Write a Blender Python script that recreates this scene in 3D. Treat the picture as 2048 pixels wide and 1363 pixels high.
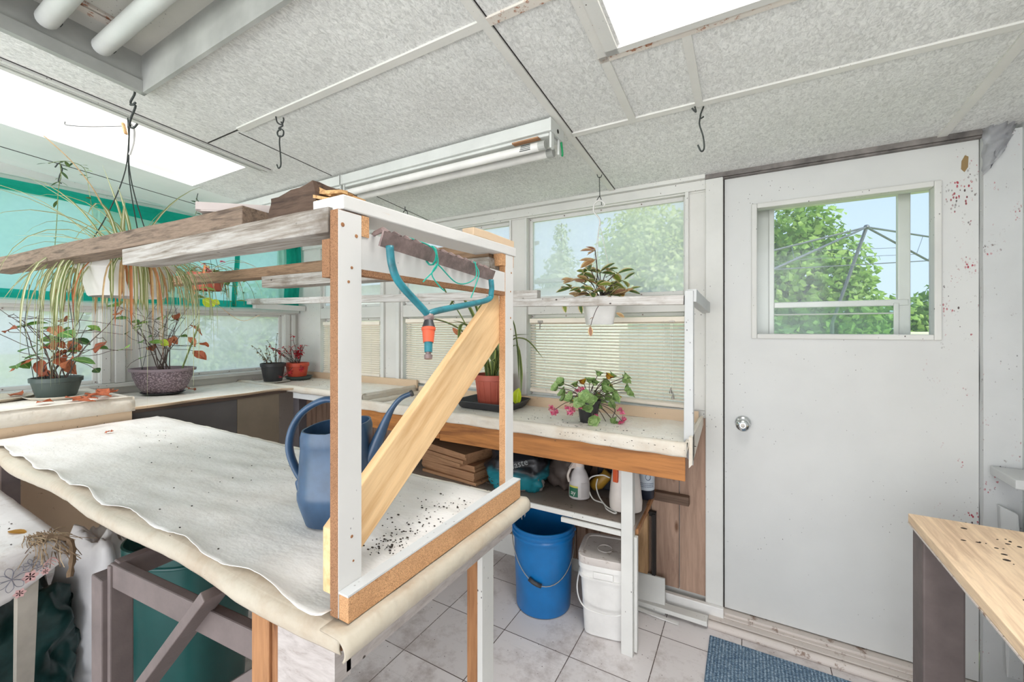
import bpy, bmesh, math, random
from mathutils import Vector, Matrix, Euler, noise as mnoise
for o in list(bpy.data.objects): bpy.data.objects.remove(o)
scene = bpy.context.scene
COL = scene.collection
H = 1.33            # eye height; shapes below are written relative to it
PI = math.pi
# ------------------------------------------------------------------ camera
cam_d = bpy.data.cameras.new('camera'); cam = bpy.data.objects.new('camera', cam_d); COL.objects.link(cam)
cam_d.sensor_width = 36.0; cam_d.lens = 36.0*830/2048
cam_d.shift_y = -(681.5-658)/2048
cam_d.clip_start = 0.02; cam_d.clip_end = 300
YAW = math.atan(830/1461.0)
cam.location = (0, 0, H); cam.rotation_euler = (PI/2, 0, YAW)
scene.camera = cam
FX, FY = -math.sin(YAW), math.cos(YAW); RX, RY = FY, -FX
# ------------------------------------------------------------------ sky, sun, daylight
W = bpy.data.worlds.new('sky'); scene.world = W; W.use_nodes = True
nt = W.node_tree; nt.nodes.clear()
n_o = nt.nodes.new('ShaderNodeOutputWorld'); n_b = nt.nodes.new('ShaderNodeBackground')
n_t = nt.nodes.new('ShaderNodeTexCoord'); n_s = nt.nodes.new('ShaderNodeSeparateXYZ'); n_r = nt.nodes.new('ShaderNodeValToRGB')
n_r.color_ramp.elements[0].position = 0.0; n_r.color_ramp.elements[0].color = (0.70, 0.82, 1.0, 1)
n_r.color_ramp.elements[1].position = 0.75; n_r.color_ramp.elements[1].color = (0.46, 0.65, 1.0, 1)
nt.links.new(n_t.outputs['Generated'], n_s.inputs[0]); nt.links.new(n_s.outputs['Z'], n_r.inputs[0])
nt.links.new(n_r.outputs[0], n_b.inputs[0]); nt.links.new(n_b.outputs[0], n_o.inputs[0])
n_b.inputs[1].default_value = 1.25
def lamp(kind, name, loc, rot, energy, **kw):
    d = bpy.data.lights.new(name, kind); d.energy = energy
    for k, v in kw.items(): setattr(d, k, v)
    o = bpy.data.objects.new(name, d); COL.objects.link(o); o.location = loc; o.rotation_euler = rot
    return o
sd = Vector((-0.80, 0.42, -0.62)).normalized()
sun = lamp('SUN', 'sun', (6, -3, 8), (0, 0, 0), 5.5, angle=math.radians(4), color=(1.0, 0.95, 0.86))
sun.rotation_euler = (-sd).to_track_quat('Z', 'Y').to_euler()
# two added fill panels, then daylight down the two roof lights
lamp('AREA', 'fill_behind', (-0.9, -5.2, 1.2), (PI/2+.30, 0, 0), 335.0, shape='RECTANGLE', size=7.0, size_y=3.6, color=(1.0, 0.98, 0.96))  # added fill panel behind the camera, brightens the whole room
lamp('AREA', 'fill_right', (0.80, -0.75, 1.25), (0, PI/2, 0), 7.0, shape='RECTANGLE', size=1.6, size_y=2.2, color=(1.0, 0.98, 0.96))  # added fill panel inside the right wall, which has no windows
lamp('AREA', 'roof_light_daylight_left', (-2.41, 0.1, 3.1), (0, 0, 0), 40.0, shape='RECTANGLE', size=0.5, size_y=1.9, color=(1.0, 0.98, 0.95))
lamp('AREA', 'roof_light_daylight_right', (0.0, 0.74, 2.85), (0, 0, 0), 33.0, shape='RECTANGLE', size=0.55, size_y=0.8, color=(1.0, 0.98, 0.95))
vs = scene.view_settings
vs.view_transform = 'Standard'; vs.look = 'None'; vs.gamma = 1.0; vs.exposure = 0.12; vs.use_curve_mapping = False
# ------------------------------------------------------------------ helpers
rng = random.Random(11)
def U(a, b): return rng.uniform(a, b)
def ray(u, v):
    s = (u-1024)/830.0; q = (658-v)/830.0
    return Vector((FX+s*RX, FY+s*RY, q))
def onX(u, v, X): d = ray(u, v); return d*(X/d.x)
def onY(u, v, Y): d = ray(u, v); return d*(Y/d.y)
def onZ(u, v, Z): d = ray(u, v); return d*(Z/d.z)
def at(u, v, t): return ray(u, v)*t
ZW, SL, YW = .715, .0807, 2.15
def ceil_z(y): return ZW+SL*(YW-y)
def onC(u, v):
    d = ray(u, v); return d*((ZW+SL*YW)/(d.z+SL*d.y))
def V(*a): return Vector(a)

WORLD = {}
class MB:
    def __init__(s): s.bm = bmesh.new(); s.uv = s.bm.loops.layers.uv.new('UVMap'); s.mi = 0
    def face(s, vs, uvs=None):
        try: f = s.bm.faces.new(vs)
        except ValueError: return None
        f.material_index = s.mi
        if uvs:
            for l, c in zip(f.loops, uvs): l[s.uv].uv = c
        return f
    def hexa(s, c):
        v = [s.bm.verts.new(p) for p in c]
        for q in ((0,3,2,1),(4,5,6,7),(0,1,5,4),(1,2,6,5),(2,3,7,6),(3,0,4,7)): s.face([v[i] for i in q])
        return s
    def box(s, x0, x1, y0, y1, z0, z1):
        return s.hexa([(x0,y0,z0),(x1,y0,z0),(x1,y1,z0),(x0,y1,z0),(x0,y0,z1),(x1,y0,z1),(x1,y1,z1),(x0,y1,z1)])
    def rbox(s, c, sx, sy, sz, rz=0, M=None):      # box centred in plan on c, standing on c.z
        m = (M or Matrix.Rotation(rz, 4, 'Z')); c = Vector(c)
        pts = [(-sx/2,-sy/2,0),(sx/2,-sy/2,0),(sx/2,sy/2,0),(-sx/2,sy/2,0),(-sx/2,-sy/2,sz),(sx/2,-sy/2,sz),(sx/2,sy/2,sz),(-sx/2,sy/2,sz)]
        return s.hexa([c+(m@Vector(p)) for p in pts])
    def beam(s, p0, p1, w, h, up=(0,0,1), segs=1, rough=0):  # centre line p0-p1, w sideways, h along up
        p0 = Vector(p0); p1 = Vector(p1); d = (p1-p0).normalized(); side = d.cross(Vector(up)).normalized(); u = side.cross(d)
        rings = []
        for i in range(segs+1):
            c = p0.lerp(p1, i/segs); r = []
            for a, b in ((-1,-1),(1,-1),(1,1),(-1,1)):
                p = c+side*(a*w/2)+u*(b*h/2)
                if rough: p = p+Vector((U(-rough,rough),U(-rough,rough),U(-rough,rough)))
                r.append(s.bm.verts.new(p))
            rings.append(r)
        s.face(rings[0]); s.face(rings[-1][::-1])
        for i in range(segs):
            for k in range(4): s.face([rings[i][k], rings[i+1][k], rings[i+1][(k+1)%4], rings[i][(k+1)%4]])
        return s
    def tube(s, pts, r, n=6, cap=True, flat=1.0):
        pts = [Vector(p) for p in pts]; m = len(pts)
        rad = r if isinstance(r, (list, tuple)) else [r]*m
        t0 = (pts[1]-pts[0]).normalized(); ref = Vector((0,0,1)) if abs(t0.z) < .9 else Vector((1,0,0))
        nrm = t0.cross(ref).normalized(); rings = []
        for i, p in enumerate(pts):
            t = (pts[min(i+1,m-1)]-pts[max(i-1,0)])
            if t.length < 1e-9: t = t0.copy()
            t.normalize()
            nrm = (nrm - t*nrm.dot(t))
            if nrm.length < 1e-6: nrm = t.orthogonal()
            nrm.normalize(); b = t.cross(nrm)
            rings.append([s.bm.verts.new(p+(nrm*math.cos(2*PI*k/n)+b*math.sin(2*PI*k/n)*flat)*rad[i]) for k in range(n)])
        for i in range(m-1):
            for k in range(n): s.face([rings[i][k], rings[i][(k+1)%n], rings[i+1][(k+1)%n], rings[i+1][k]])
        if cap: s.face(rings[0][::-1]); s.face(rings[-1])
        return s
    def lathe(s, prof, c, n=32, sx=1, sy=1, sq=0, rz=0, M=None, close=True):   # prof: list of (r, z); sq squares the section
        c = Vector(c); rings = []
        for r, z in prof:
            ring = []
            for k in range(n):
                a = 2*PI*k/n; ca, sa = math.cos(a), math.sin(a)
                if sq:
                    e = 2.0/(2.0+sq); ca = math.copysign(abs(ca)**e, ca); sa = math.copysign(abs(sa)**e, sa)
                p = Vector((ca*r*sx, sa*r*sy, z))
                p = (M@p) if M else Matrix.Rotation(rz,3,'Z')@p
                ring.append(s.bm.verts.new(c+p))
            rings.append(ring)
        for i in range(len(prof)-1):
            for k in range(n): s.face([rings[i][k], rings[i][(k+1)%n], rings[i+1][(k+1)%n], rings[i+1][k]])
        if close:
            s.face(rings[0][::-1]); s.face(rings[-1])
        return s
    def ball(s, c, r, sc=(1,1,1), n=10):
        prof = [(max(1e-4, math.sin(PI*i/n)*r), -math.cos(PI*i/n)*r*sc[2]) for i in range(n+1)]
        return s.lathe(prof, c, n=n+2, sx=sc[0], sy=sc[1])
    def leaf(s, base, d, nrm, L, w, curl=0.25, fold=0.12, nseg=5, shape=1.0, wave=0):
        base = Vector(base); d = Vector(d).normalized(); nrm = Vector(nrm)
        side = d.cross(nrm)
        if side.length < 1e-5: side = d.orthogonal()
        side.normalize(); n = side.cross(d).normalized(); rows = []
        p = base.copy(); dd = d.copy(); nn = n.copy(); st = L/nseg
        for i in range(nseg+1):
            t = i/nseg; ww = w*0.5*max(0.04, math.sin(PI*min(1, t**shape))**0.75)
            if i == nseg: ww = w*.02
            wv = wave*math.sin(i*2.1+L*90)
            rows.append((s.bm.verts.new(p-side*ww+nn*(fold*ww+wv)), s.bm.verts.new(p), s.bm.verts.new(p+side*ww+nn*(fold*ww-wv)), t))
            R_ = Matrix.Rotation(-curl/nseg*1.0, 3, side); dd = R_@dd; nn = R_@nn; p = p+dd*st
        for i in range(nseg):
            a, b = rows[i], rows[i+1]
            s.face([a[0],a[1],b[1],b[0]], [(0,a[3]),(.5,a[3]),(.5,b[3]),(0,b[3])])
            s.face([a[1],a[2],b[2],b[1]], [(.5,a[3]),(1,a[3]),(1,b[3]),(.5,b[3])])
        return s
    def blade(s, pts, w, nrm=(0,0,1), fold=.3):   # ribbon along pts, tapering to a tip
        pts = [Vector(p) for p in pts]; m = len(pts); rows = []
        for i, p in enumerate(pts):
            t = i/(m-1); d = (pts[min(i+1,m-1)]-pts[max(i-1,0)]).normalized()
            side = d.cross(Vector(nrm))
            if side.length < .05: side = d.cross(Vector((.3,1,.1)))
            side.normalize(); n = side.cross(d)
            ww = w*.5*(min(1, .55+t*2))*(1-max(0,(t-.55)/.45)**1.5)+.0003
            rows.append((s.bm.verts.new(p-side*ww+n*ww*fold), s.bm.verts.new(p), s.bm.verts.new(p+side*ww+n*ww*fold), t))
        for i in range(m-1):
            a, b = rows[i], rows[i+1]
            s.face([a[0],a[1],b[1],b[0]], [(0,a[3]),(.5,a[3]),(.5,b[3]),(0,b[3])])
            s.face([a[1],a[2],b[2],b[1]], [(.5,a[3]),(1,a[3]),(1,b[3]),(.5,b[3])])
        return s
    def sheet(s, fn, nu, nv, thick=0):
        g = [[s.bm.verts.new(fn(i/nu, j/nv)) for j in range(nv+1)] for i in range(nu+1)]
        for i in range(nu):
            for j in range(nv):
                s.face([g[i][j],g[i+1][j],g[i+1][j+1],g[i][j+1]], [(i/nu,j/nv),((i+1)/nu,j/nv),((i+1)/nu,(j+1)/nv),(i/nu,(j+1)/nv)])
        return s
    def build(s, name, mat, parent=None, bevel=0, smooth=False, solid=0, subd=0, base=None, recalc=True, auto=None):
        if recalc: bmesh.ops.recalc_face_normals(s.bm, faces=s.bm.faces[:])
        for v in s.bm.verts: v.co.z += H
        me = bpy.data.meshes.new(name)
        org = Vector((0,0,0))
        if parent is None and len(s.bm.verts):
            xs = [v.co for v in s.bm.verts]
            org = Vector(((min(v.x for v in xs)+max(v.x for v in xs))/2, (min(v.y for v in xs)+max(v.y for v in xs))/2, min(v.z for v in xs)))
            for v in s.bm.verts: v.co -= org
        if smooth:
            for f in s.bm.faces: f.smooth = True
        s.bm.to_mesh(me); s.bm.free()
        for m in (mat if isinstance(mat, (list, tuple)) else [mat]): me.materials.append(m)
        o = bpy.data.objects.new(name, me); COL.objects.link(o); o.location = org
        if parent is not None:
            o.parent = parent; o.matrix_parent_inverse = Matrix.Translation(-WORLD[parent.name]); WORLD[o.name] = Vector((0,0,0))
        else: WORLD[o.name] = org.copy()
        if smooth and auto:
            m = o.modifiers.new('edge_split', 'EDGE_SPLIT'); m.split_angle = math.radians(auto)
        if solid:
            m = o.modifiers.new('thickness', 'SOLIDIFY'); m.thickness = solid; m.offset = 0
        if subd:
            m = o.modifiers.new('subd', 'SUBSURF'); m.levels = subd; m.render_levels = subd
        if bevel:
            m = o.modifiers.new('bevel', 'BEVEL'); m.width = bevel; m.segments = 2; m.limit_method = 'ANGLE'
        return o
def tag(o, label=None, cat=None, group=None, kind=None):
    if label: o['label'] = label
    if cat: o['category'] = cat
    if group: o['group'] = group
    if kind: o['kind'] = kind
    return o
def thing(name, label, cat, loc, group=None):
    o = bpy.data.objects.new(name, None); COL.objects.link(o)
    o.empty_display_size = .05
    o.location = (loc[0], loc[1], loc[2]+H); WORLD[o.name] = Vector(o.location)
    return tag(o, label, cat, group)
def struct(name, mb, mat, parent=None, **kw):
    o = mb.build(name, mat, parent, **kw)
    if parent is None: o['kind'] = 'structure'
    return o
def part(name, mb, mat, parent, label=None, **kw):
    o = mb.build(name, mat, parent, **kw)
    if label: o['label'] = label
    return o
def single(name, mb, mat, label, cat, group=None, **kw):
    return tag(mb.build(name, mat, **kw), label, cat, group)
def dup(root, shift, label=None, group=None):
    r = root.copy(); COL.objects.link(r); r.location = Vector(root.location)+Vector(shift)
    if label: r['label'] = label
    if group: r['group'] = group
    for ch in list(root.children):
        c = ch.copy(); COL.objects.link(c); c.parent = r
        for g in list(ch.children):
            d = g.copy(); COL.objects.link(d); d.parent = c
    return r
def catmull(P, n=6):
    P = [Vector(p) for p in P]
    if len(P) < 3: return P
    Q = [P[0]*2-P[1]]+P+[P[-1]*2-P[-2]]; out = []
    for i in range(1, len(Q)-2):
        for k in range(n):
            t = k/n; a,b,c,d = Q[i-1],Q[i],Q[i+1],Q[i+2]
            out.append(0.5*((2*b)+(c-a)*t+(2*a-5*b+4*c-d)*t*t+(3*b-a-3*c+d)*t**3))
    out.append(P[-1]); return out
# ------------------------------------------------------------------ materials
def lin(c):
    return tuple((x/255/12.92 if x/255 <= .04045 else ((x/255+.055)/1.055)**2.4) for x in c)+(1,)
class NM:
    def __init__(s, name):
        s.m = bpy.data.materials.new(name); s.m.use_nodes = True; s.t = s.m.node_tree; s.b = s.t.nodes['Principled BSDF']
        s.out = s.t.nodes['Material Output']; s.tc = s.N('ShaderNodeTexCoord')
    def N(s, ty, **kw):
        n = s.t.nodes.new(ty)
        for k, v in kw.items():
            if k in n.inputs: n.inputs[k].default_value = v
            else: setattr(n, k, v)
        return n
    def L(s, a, b): s.t.links.new(a, b)
    def coords(s, scale=(1,1,1), rot=(0,0,0), loc=(0,0,0), src='Object'):
        mp = s.N('ShaderNodeMapping'); mp.inputs['Scale'].default_value = scale; mp.inputs['Rotation'].default_value = rot; mp.inputs['Location'].default_value = loc
        s.L(s.tc.outputs[src], mp.inputs[0]); return mp.outputs[0]
    def noise(s, vec, scale, detail=4, rough=.6, dist=0):
        n = s.N('ShaderNodeTexNoise'); n.inputs['Scale'].default_value = scale; n.inputs['Detail'].default_value = detail
        n.inputs['Roughness'].default_value = rough; n.inputs['Distortion'].default_value = dist; s.L(vec, n.inputs['Vector']); return n.outputs[0]
    def ramp(s, fac, stops, interp='LINEAR'):
        r = s.N('ShaderNodeValToRGB'); cr = r.color_ramp; cr.interpolation = interp
        while len(cr.elements) < len(stops): cr.elements.new(0.5)
        for e, (p, c) in zip(cr.elements, stops): e.position = p; e.color = c
        s.L(fac, r.inputs[0]); return r.outputs[0]
    def mix(s, fac, a, b, mode='MIX'):
        n = s.N('ShaderNodeMix'); n.data_type = 'RGBA'; n.blend_type = mode
        if isinstance(fac, (int, float)): n.inputs[0].default_value = fac
        else: s.L(fac, n.inputs[0])
        for i, x in ((6, a), (7, b)):
            if isinstance(x, tuple): n.inputs[i].default_value = x
            else: s.L(x, n.inputs[i])
        return n.outputs[2]
    def bump(s, h, strength=.3, dist=.005):
        n = s.N('ShaderNodeBump'); n.inputs['Strength'].default_value = strength; n.inputs['Distance'].default_value = dist
        s.L(h, n.inputs['Height']); s.L(n.outputs[0], s.b.inputs['Normal']); return n
    def col(s, c):
        if isinstance(c, tuple): s.b.inputs['Base Color'].default_value = c
        else: s.L(c, s.b.inputs['Base Color'])
    def set(s, rough=.6, metal=0, spec=None, trans=None):
        s.b.inputs['Roughness'].default_value = rough; s.b.inputs['Metallic'].default_value = metal
        if spec is not None: s.b.inputs['Specular IOR Level'].default_value = spec
        return s
G0 = (0,0,0,1); G1 = (1,1,1,1)
def plain(name, c, rough=.6, metal=0, spec=None, var=.06, vs_=8, bump=0):
    k = NM(name); c = lin(c); v = k.coords()
    f = k.noise(v, vs_, 4)
    d = tuple(x*(1-var*2.2) for x in c[:3])+(1,); l = tuple(min(1,x*(1+var)) for x in c[:3])+(1,)
    k.col(k.ramp(f, [(.3, d), (.7, l)])); k.set(rough, metal, spec)
    if bump: k.bump(k.noise(v, vs_*6, 3), bump, .002)
    return k.m
def painted(name, c, under=(120,108,95), wear=.36, sc=5, rough=.55, specks=True, red=False, stretch=(1,1,1), speckd=.10):
    """old white paint with soft stains, worn patches and small dark specks"""
    k = NM(name); c = lin(c); v = k.coords(stretch)
    base = k.ramp(k.noise(v, sc*.7, 5), [(.3, tuple(x*.88 for x in c[:3])+(1,)), (.65, c)])
    w = k.ramp(k.noise(v, sc*5, 7, .75), [(wear-.07, G1), (wear, G0)])
    r = k.mix(w, base, lin(under))
    if specks:
        vo = k.N('ShaderNodeTexVoronoi'); vo.inputs['Scale'].default_value = 60; k.L(k.coords((1,1,.6)), vo.inputs['Vector'])
        sp = k.ramp(vo.outputs['Distance'], [(speckd-.02, G1), (speckd+.03, G0)])
        ms = k.ramp(k.noise(v, 4, 3), [(.5, G0), (.62, G1)])
        mm = k.N('ShaderNodeMath', operation='MULTIPLY'); k.L(sp, mm.inputs[0]); k.L(ms, mm.inputs[1])
        r = k.mix(mm.outputs[0], r, lin((70,62,58)))
    k.col(r); k.set(rough, spec=.35); k.bump(k.noise(v, sc*9, 4), .25, .002)
    return k.m
def wood(name, c1, c2, axis='x', sc=1.0, rough=.65, dark=None, knots=True, fine=1.0, rot=None, dist=.6):
    k = NM(name)
    if rot:
        base_co = k.coords((1,1,1), rot=rot)
        def co(scale):
            mp = k.N('ShaderNodeMapping'); mp.inputs['Scale'].default_value = scale; k.L(base_co, mp.inputs[0]); return mp.outputs[0]
        k.coords = co
    st = {'x': (1.2,14,14), 'y': (14,1.2,14), 'z': (14,14,1.2)}[axis]; st = tuple(a*sc for a in st)
    v = k.coords(st)
    g = k.noise(v, 2.2, 6, .65, dist)
    r = k.ramp(g, [(.32, lin(c2)), (.52, lin(c1)), (.7, tuple(min(1,x*1.12) for x in lin(c1)[:3])+(1,))])
    g2 = k.noise(k.coords(tuple(a*3 for a in st)), 3, 4)
    r = k.mix(k.ramp(g2, [(.35,(.35*fine,)*3+(1,)),(.6,G0)]), r, lin(c2))
    if knots:
        vo = k.N('ShaderNodeTexVoronoi'); vo.inputs['Scale'].default_value = 7
        s2 = {'x': (.5,1.6,1.6), 'y': (1.6,.5,1.6), 'z': (1.6,1.6,.5)}[axis]
        k.L(k.coords(s2), vo.inputs['Vector'])
        r = k.mix(k.ramp(vo.outputs['Distance'], [(.05,(.85,.85,.85,1)),(.13,G0)]), r, lin(dark or tuple(x*.55 for x in c2)))
    k.col(r); k.set(rough, spec=.3); k.bump(g2, .3, .002)
    return k.m
def chipboard(name, a=(206,160,118), b=(160,116,80)):
    k = NM(name); v = k.coords()
    vo = k.N('ShaderNodeTexVoronoi'); vo.inputs['Scale'].default_value = 950; k.L(v, vo.inputs['Vector'])
    r = k.ramp(vo.outputs['Color'], [(.05, lin(b)), (.45, lin(a)), (.95, lin(tuple(min(255,x*1.15) for x in a)))])
    r = k.mix(k.ramp(k.noise(v, 9, 4), [(.35,(.3,.3,.3,1)),(.6,G0)]), r, lin(b))
    k.col(r); k.set(.85, spec=.1); k.bump(vo.outputs['Distance'], .5, .002); return k.m
def leafmat(name, cols, edge=None, stripe=None, rough=.45, transl=.25, vein=None):
    """leaf colours vary leaf by leaf; optional variegated edge / mid stripe from the leaf's own uv"""
    k = NM(name); g = k.N('ShaderNodeNewGeometry')
    st = [((i+.5)/len(cols), lin(c)) for i, c in enumerate(cols)]
    r = k.ramp(g.outputs['Random Per Island'], st)
    r = k.mix(k.ramp(k.noise(k.coords(), 60, 3), [(.35,(.35,.35,.35,1)),(.65,G0)]), r, tuple(x*.55 for x in st[0][1][:3])+(1,))
    uv = k.N('ShaderNodeSeparateXYZ'); k.L(k.tc.outputs['UV'], uv.inputs[0])
    if edge or stripe or vein:
        a = k.N('ShaderNodeMath', operation='SUBTRACT'); k.L(uv.outputs[0], a.inputs[0]); a.inputs[1].default_value = .5
        b = k.N('ShaderNodeMath', operation='ABSOLUTE'); k.L(a.outputs[0], b.inputs[0])
        if edge: r = k.mix(k.ramp(b.outputs[0], [(.26,G0),(.36,G1)]), r, lin(edge))
        if stripe: r = k.mix(k.ramp(b.outputs[0], [(.10,G1),(.2,G0)]), r, lin(stripe))
        if vein: r = k.mix(k.ramp(b.outputs[0], [(.02,(.8,.8,.8,1)),(.06,G0)]), r, lin(vein))
    k.col(r); k.set(rough, spec=.35)
    tr = k.N('ShaderNodeBsdfTranslucent'); k.L(r, tr.inputs[0]); mx = k.N('ShaderNodeMixShader'); mx.inputs[0].default_value = transl
    k.L(k.b.outputs[0], mx.inputs[1]); k.L(tr.outputs[0], mx.inputs[2]); k.L(mx.outputs[0], k.out.inputs[0])
    return k.m
def film(name, tint, haze, hazecol, sc=3, lo=.35, hi=.7, gloss=True, blur=None):
    """window sheet: partly clear, partly milky (scattering) in cloudy patches"""
    k = NM(name); t = k.N('ShaderNodeBsdfTransparent'); t.inputs[0].default_value = lin(tint)
    d = k.N('ShaderNodeBsdfDiffuse'); d.inputs[0].default_value = lin(hazecol)
    tl = k.N('ShaderNodeBsdfTranslucent'); tl.inputs[0].default_value = lin(hazecol)
    m1 = k.N('ShaderNodeMixShader'); m1.inputs[0].default_value = .75; k.L(d.outputs[0], m1.inputs[1]); k.L(tl.outputs[0], m1.inputs[2])
    f = k.ramp(k.noise(k.coords(), sc, 5), [(lo, (haze*.75,)*3+(1,)), (hi, (min(1,haze*1.25),)*3+(1,))])
    m2 = k.N('ShaderNodeMixShader'); k.L(f, m2.inputs[0]); k.L(t.outputs[0], m2.inputs[1]); k.L(m1.outputs[0], m2.inputs[2])
    last = m2
    if gloss:
        g = k.N('ShaderNodeBsdfGlossy'); g.inputs['Roughness'].default_value = .08; m3 = k.N('ShaderNodeMixShader'); m3.inputs[0].default_value = .012
        k.L(m2.outputs[0], m3.inputs[1]); k.L(g.outputs[0], m3.inputs[2]); last = m3
    k.L(last.outputs[0], k.out.inputs[0]); return k.m
def sheetcloth(name, c, stain, sc=3, stain_amt=.5, specks=.06, bumpk=.5, stretch=(1,1,1), fibre=40, speck_scale=70, rough=.45):
    k = NM(name); v = k.coords(stretch); c = lin(c)
    r = k.ramp(k.noise(v, sc*.6, 5), [(.3, tuple(x*.9 for x in c[:3])+(1,)), (.7, c)])
    r = k.mix(k.ramp(k.noise(v, sc, 7, .7), [(.47,(0,0,0,1)),(.7,(stain_amt,)*3+(1,))]), r, lin(stain))
    streak = k.noise(k.coords((2,22,10), rot=(0,0,.35)), 2.2, 6, .7)
    r = k.mix(k.ramp(streak, [(.3,(.16,.16,.16,1)),(.42,G0)]), r, lin((150,143,135)))
    vo = k.N('ShaderNodeTexVoronoi'); vo.inputs['Scale'].default_value = speck_scale; k.L(k.coords(), vo.inputs['Vector'])
    sp = k.ramp(vo.outputs['Distance'], [(specks, G1), (specks+.04, G0)])
    ms = k.ramp(k.noise(k.coords(loc=(3,1,0)), 3.0, 4), [(.48, G0), (.6, G1)])
    mm = k.N('ShaderNodeMath', operation='MULTIPLY'); k.L(sp, mm.inputs[0]); k.L(ms, mm.inputs[1])
    r = k.mix(mm.outputs[0], r, lin((58,50,44)))
    k.col(r); k.set(rough, spec=.35)
    h = k.N('ShaderNodeMath', operation='ADD'); k.L(k.noise(k.coords((4,14,10), rot=(0,0,.5)), 1.6, 3), h.inputs[0])
    k.L(k.noise(v, fibre, 2), h.inputs[1]); h.inputs[1].default_value = 0
    k.bump(h.outputs[0], bumpk, .006); return k.m
M = {}
M['white'] = painted('old_white_paint', (220,219,214), wear=.27)
M['white_wall'] = painted('wall_white_paint', (222,220,214), wear=.29, sc=4)
M['door'] = painted('door_white_paint', (214,214,211), wear=.24, sc=2.2, speckd=.07, rough=.42)
M['peel'] = painted('peeling_white_paint', (206,207,206), wear=.34, sc=4, under=(120,105,98))
def washed(name, a, b, c, axis=(2.5,50,50)):
    k = NM(name); g = k.noise(k.coords(axis), 2.0, 6, .65, .5)
    r = k.ramp(g, [(.30, lin(c)), (.42, lin(b)), (.60, lin(a))])
    r = k.mix(k.ramp(k.noise(k.coords((1,2,2)), 4, 6, .7), [(.52,G0),(.70,(.8,.8,.8,1))]), r, lin(c))
    vo = k.N('ShaderNodeTexVoronoi'); vo.inputs['Scale'].default_value = 16; k.L(k.coords((1,1.6,1.6)), vo.inputs['Vector'])
    r = k.mix(k.ramp(vo.outputs['Distance'], [(.06,G1),(.10,G0)]), r, lin((74,66,60)))
    k.col(r); k.set(.7, spec=.25); k.bump(g, .3, .002); return k.m
M['greywhite'] = washed('whitewashed_wood', (212,209,205), (190,184,178), (140,126,112))
M['beamwhite'] = painted('rack_white_paint', (216,214,210), wear=.2, sc=3, speckd=.05)
M['oldslat'] = washed('weathered_whitewash', (184,180,174), (150,142,132), (104,92,80))
M['apron'] = washed('whitewashed_apron', (188,180,175), (174,165,160), (146,134,126), (10,10,40))
M['metal_white'] = plain('white_enamel_metal', (212,214,210), .35, var=.04)
M['metal_grey'] = plain('grey_enamel_metal', (176,177,172), .45, var=.10, vs_=6)
M['chip'] = chipboard('chipboard_edge')
M['chipdark'] = chipboard('chipboard_edge_brown', (160,120,90), (116,84,62))
M['pine'] = wood('fresh_pine', (234,198,150), (214,170,120), 'y', 1.7, dark=(150,104,66), fine=.6, rot=(-math.radians(39.6),0,0), dist=.2)
M['weather'] = wood('weathered_board', (140,120,103), (84,70,60), 'x', 3.0, dark=(50,42,36))
M['weather2'] = wood('weathered_brown_board', (150,122,96), (100,78,60), 'x', 2.6, dark=(70,52,40))
M['brownwood'] = wood('orange_brown_wood', (172,124,84), (128,84,54), 'z', .9)
M['trimwood'] = wood('walnut_laminate', (178,118,64), (112,68,38), 'x', .55, knots=False, rough=.5)
M['panel'] = wood('brown_wall_boards', (176,146,126), (138,110,94), 'z', .7, dark=(96,62,36))
M['darkpanel'] = plain('dark_brown_board', (92,76,66), .8, var=.2, vs_=3)
M['stoolwood'] = wood('worn_pine_top', (238,210,176), (204,172,142), 'y', 1.3, knots=False)
M['greylegs'] = plain('grey_brown_paint', (110,98,95), .6, var=.1, vs_=12, bump=.3)
M['greypaint'] = plain('dark_grey_paint', (96,90,92), .55, var=.08, bump=.2)
M['rot'] = wood('rotten_timber', (96,78,66), (58,46,40), 'x', 2, rough=.9, knots=False)
M['split'] = wood('split_timber', (214,176,124), (150,104,66), 'y', 2.2, rough=.9, knots=False)
M['wire'] = plain('dark_wire', (70,74,72), .45, metal=.6)
M['chrome'] = plain('chrome', (225,228,230), .12, metal=1.0, var=.02)
M['steel'] = plain('dull_steel', (150,145,138), .4, metal=.8)
M['teal'] = plain('teal_enamel', (44,128,140), .4, var=.25, vs_=25)
M['rust'] = plain('rusty_steel', (150,130,126), .5, metal=.35, var=.2, vs_=40, bump=.4)
M['orange'] = plain('orange_plastic', (214,92,58), .5, var=.12)
M['blackplastic'] = plain('black_plastic', (52,52,54), .45)
M['darkgreenpot'] = plain('dark_green_plastic', (70,82,78), .42)
M['mauve'] = plain('mauve_plastic', (132,116,122), .5)
M['redpot'] = plain('red_orange_plastic', (214,88,62), .5)
M['terra'] = plain('terracotta_plastic', (176,86,68), .5)
M['bluecan'] = plain('slate_blue_plastic', (56,84,114), .33, var=.16, vs_=14)
M['bluebucket'] = plain('bright_blue_plastic', (18,112,178), .32, var=.08)
M['pail'] = plain('white_plastic', (232,230,226), .38, var=.05)
M['dirtylid'] = painted('dirty_white_lid', (214,206,200), under=(150,134,122), wear=.44, sc=3)
M['soil'] = plain('soil', (74,58,48), .95, var=.4, vs_=60, bump=.8)
M['crumb'] = plain('soil_crumbs', (60,50,42), .95, var=.3, vs_=60)
M['stem'] = plain('brown_stem', (92,78,72), .8, var=.2, vs_=40)
M['greenstem'] = plain('green_stem', (110,124,70), .7, var=.2, vs_=40)
M['dry'] = leafmat('dried_leaf', [(150,78,52),(190,106,70),(206,132,96),(166,92,64)], rough=.6, transl=.15, vein=(120,66,46))
M['binmat'] = plain('dark_teal_bin_plastic', (22,78,74), .35, var=.1)
M['bagdark'] = plain('dark_green_bag', (34,66,64), .28, var=.2, vs_=20)
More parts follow.
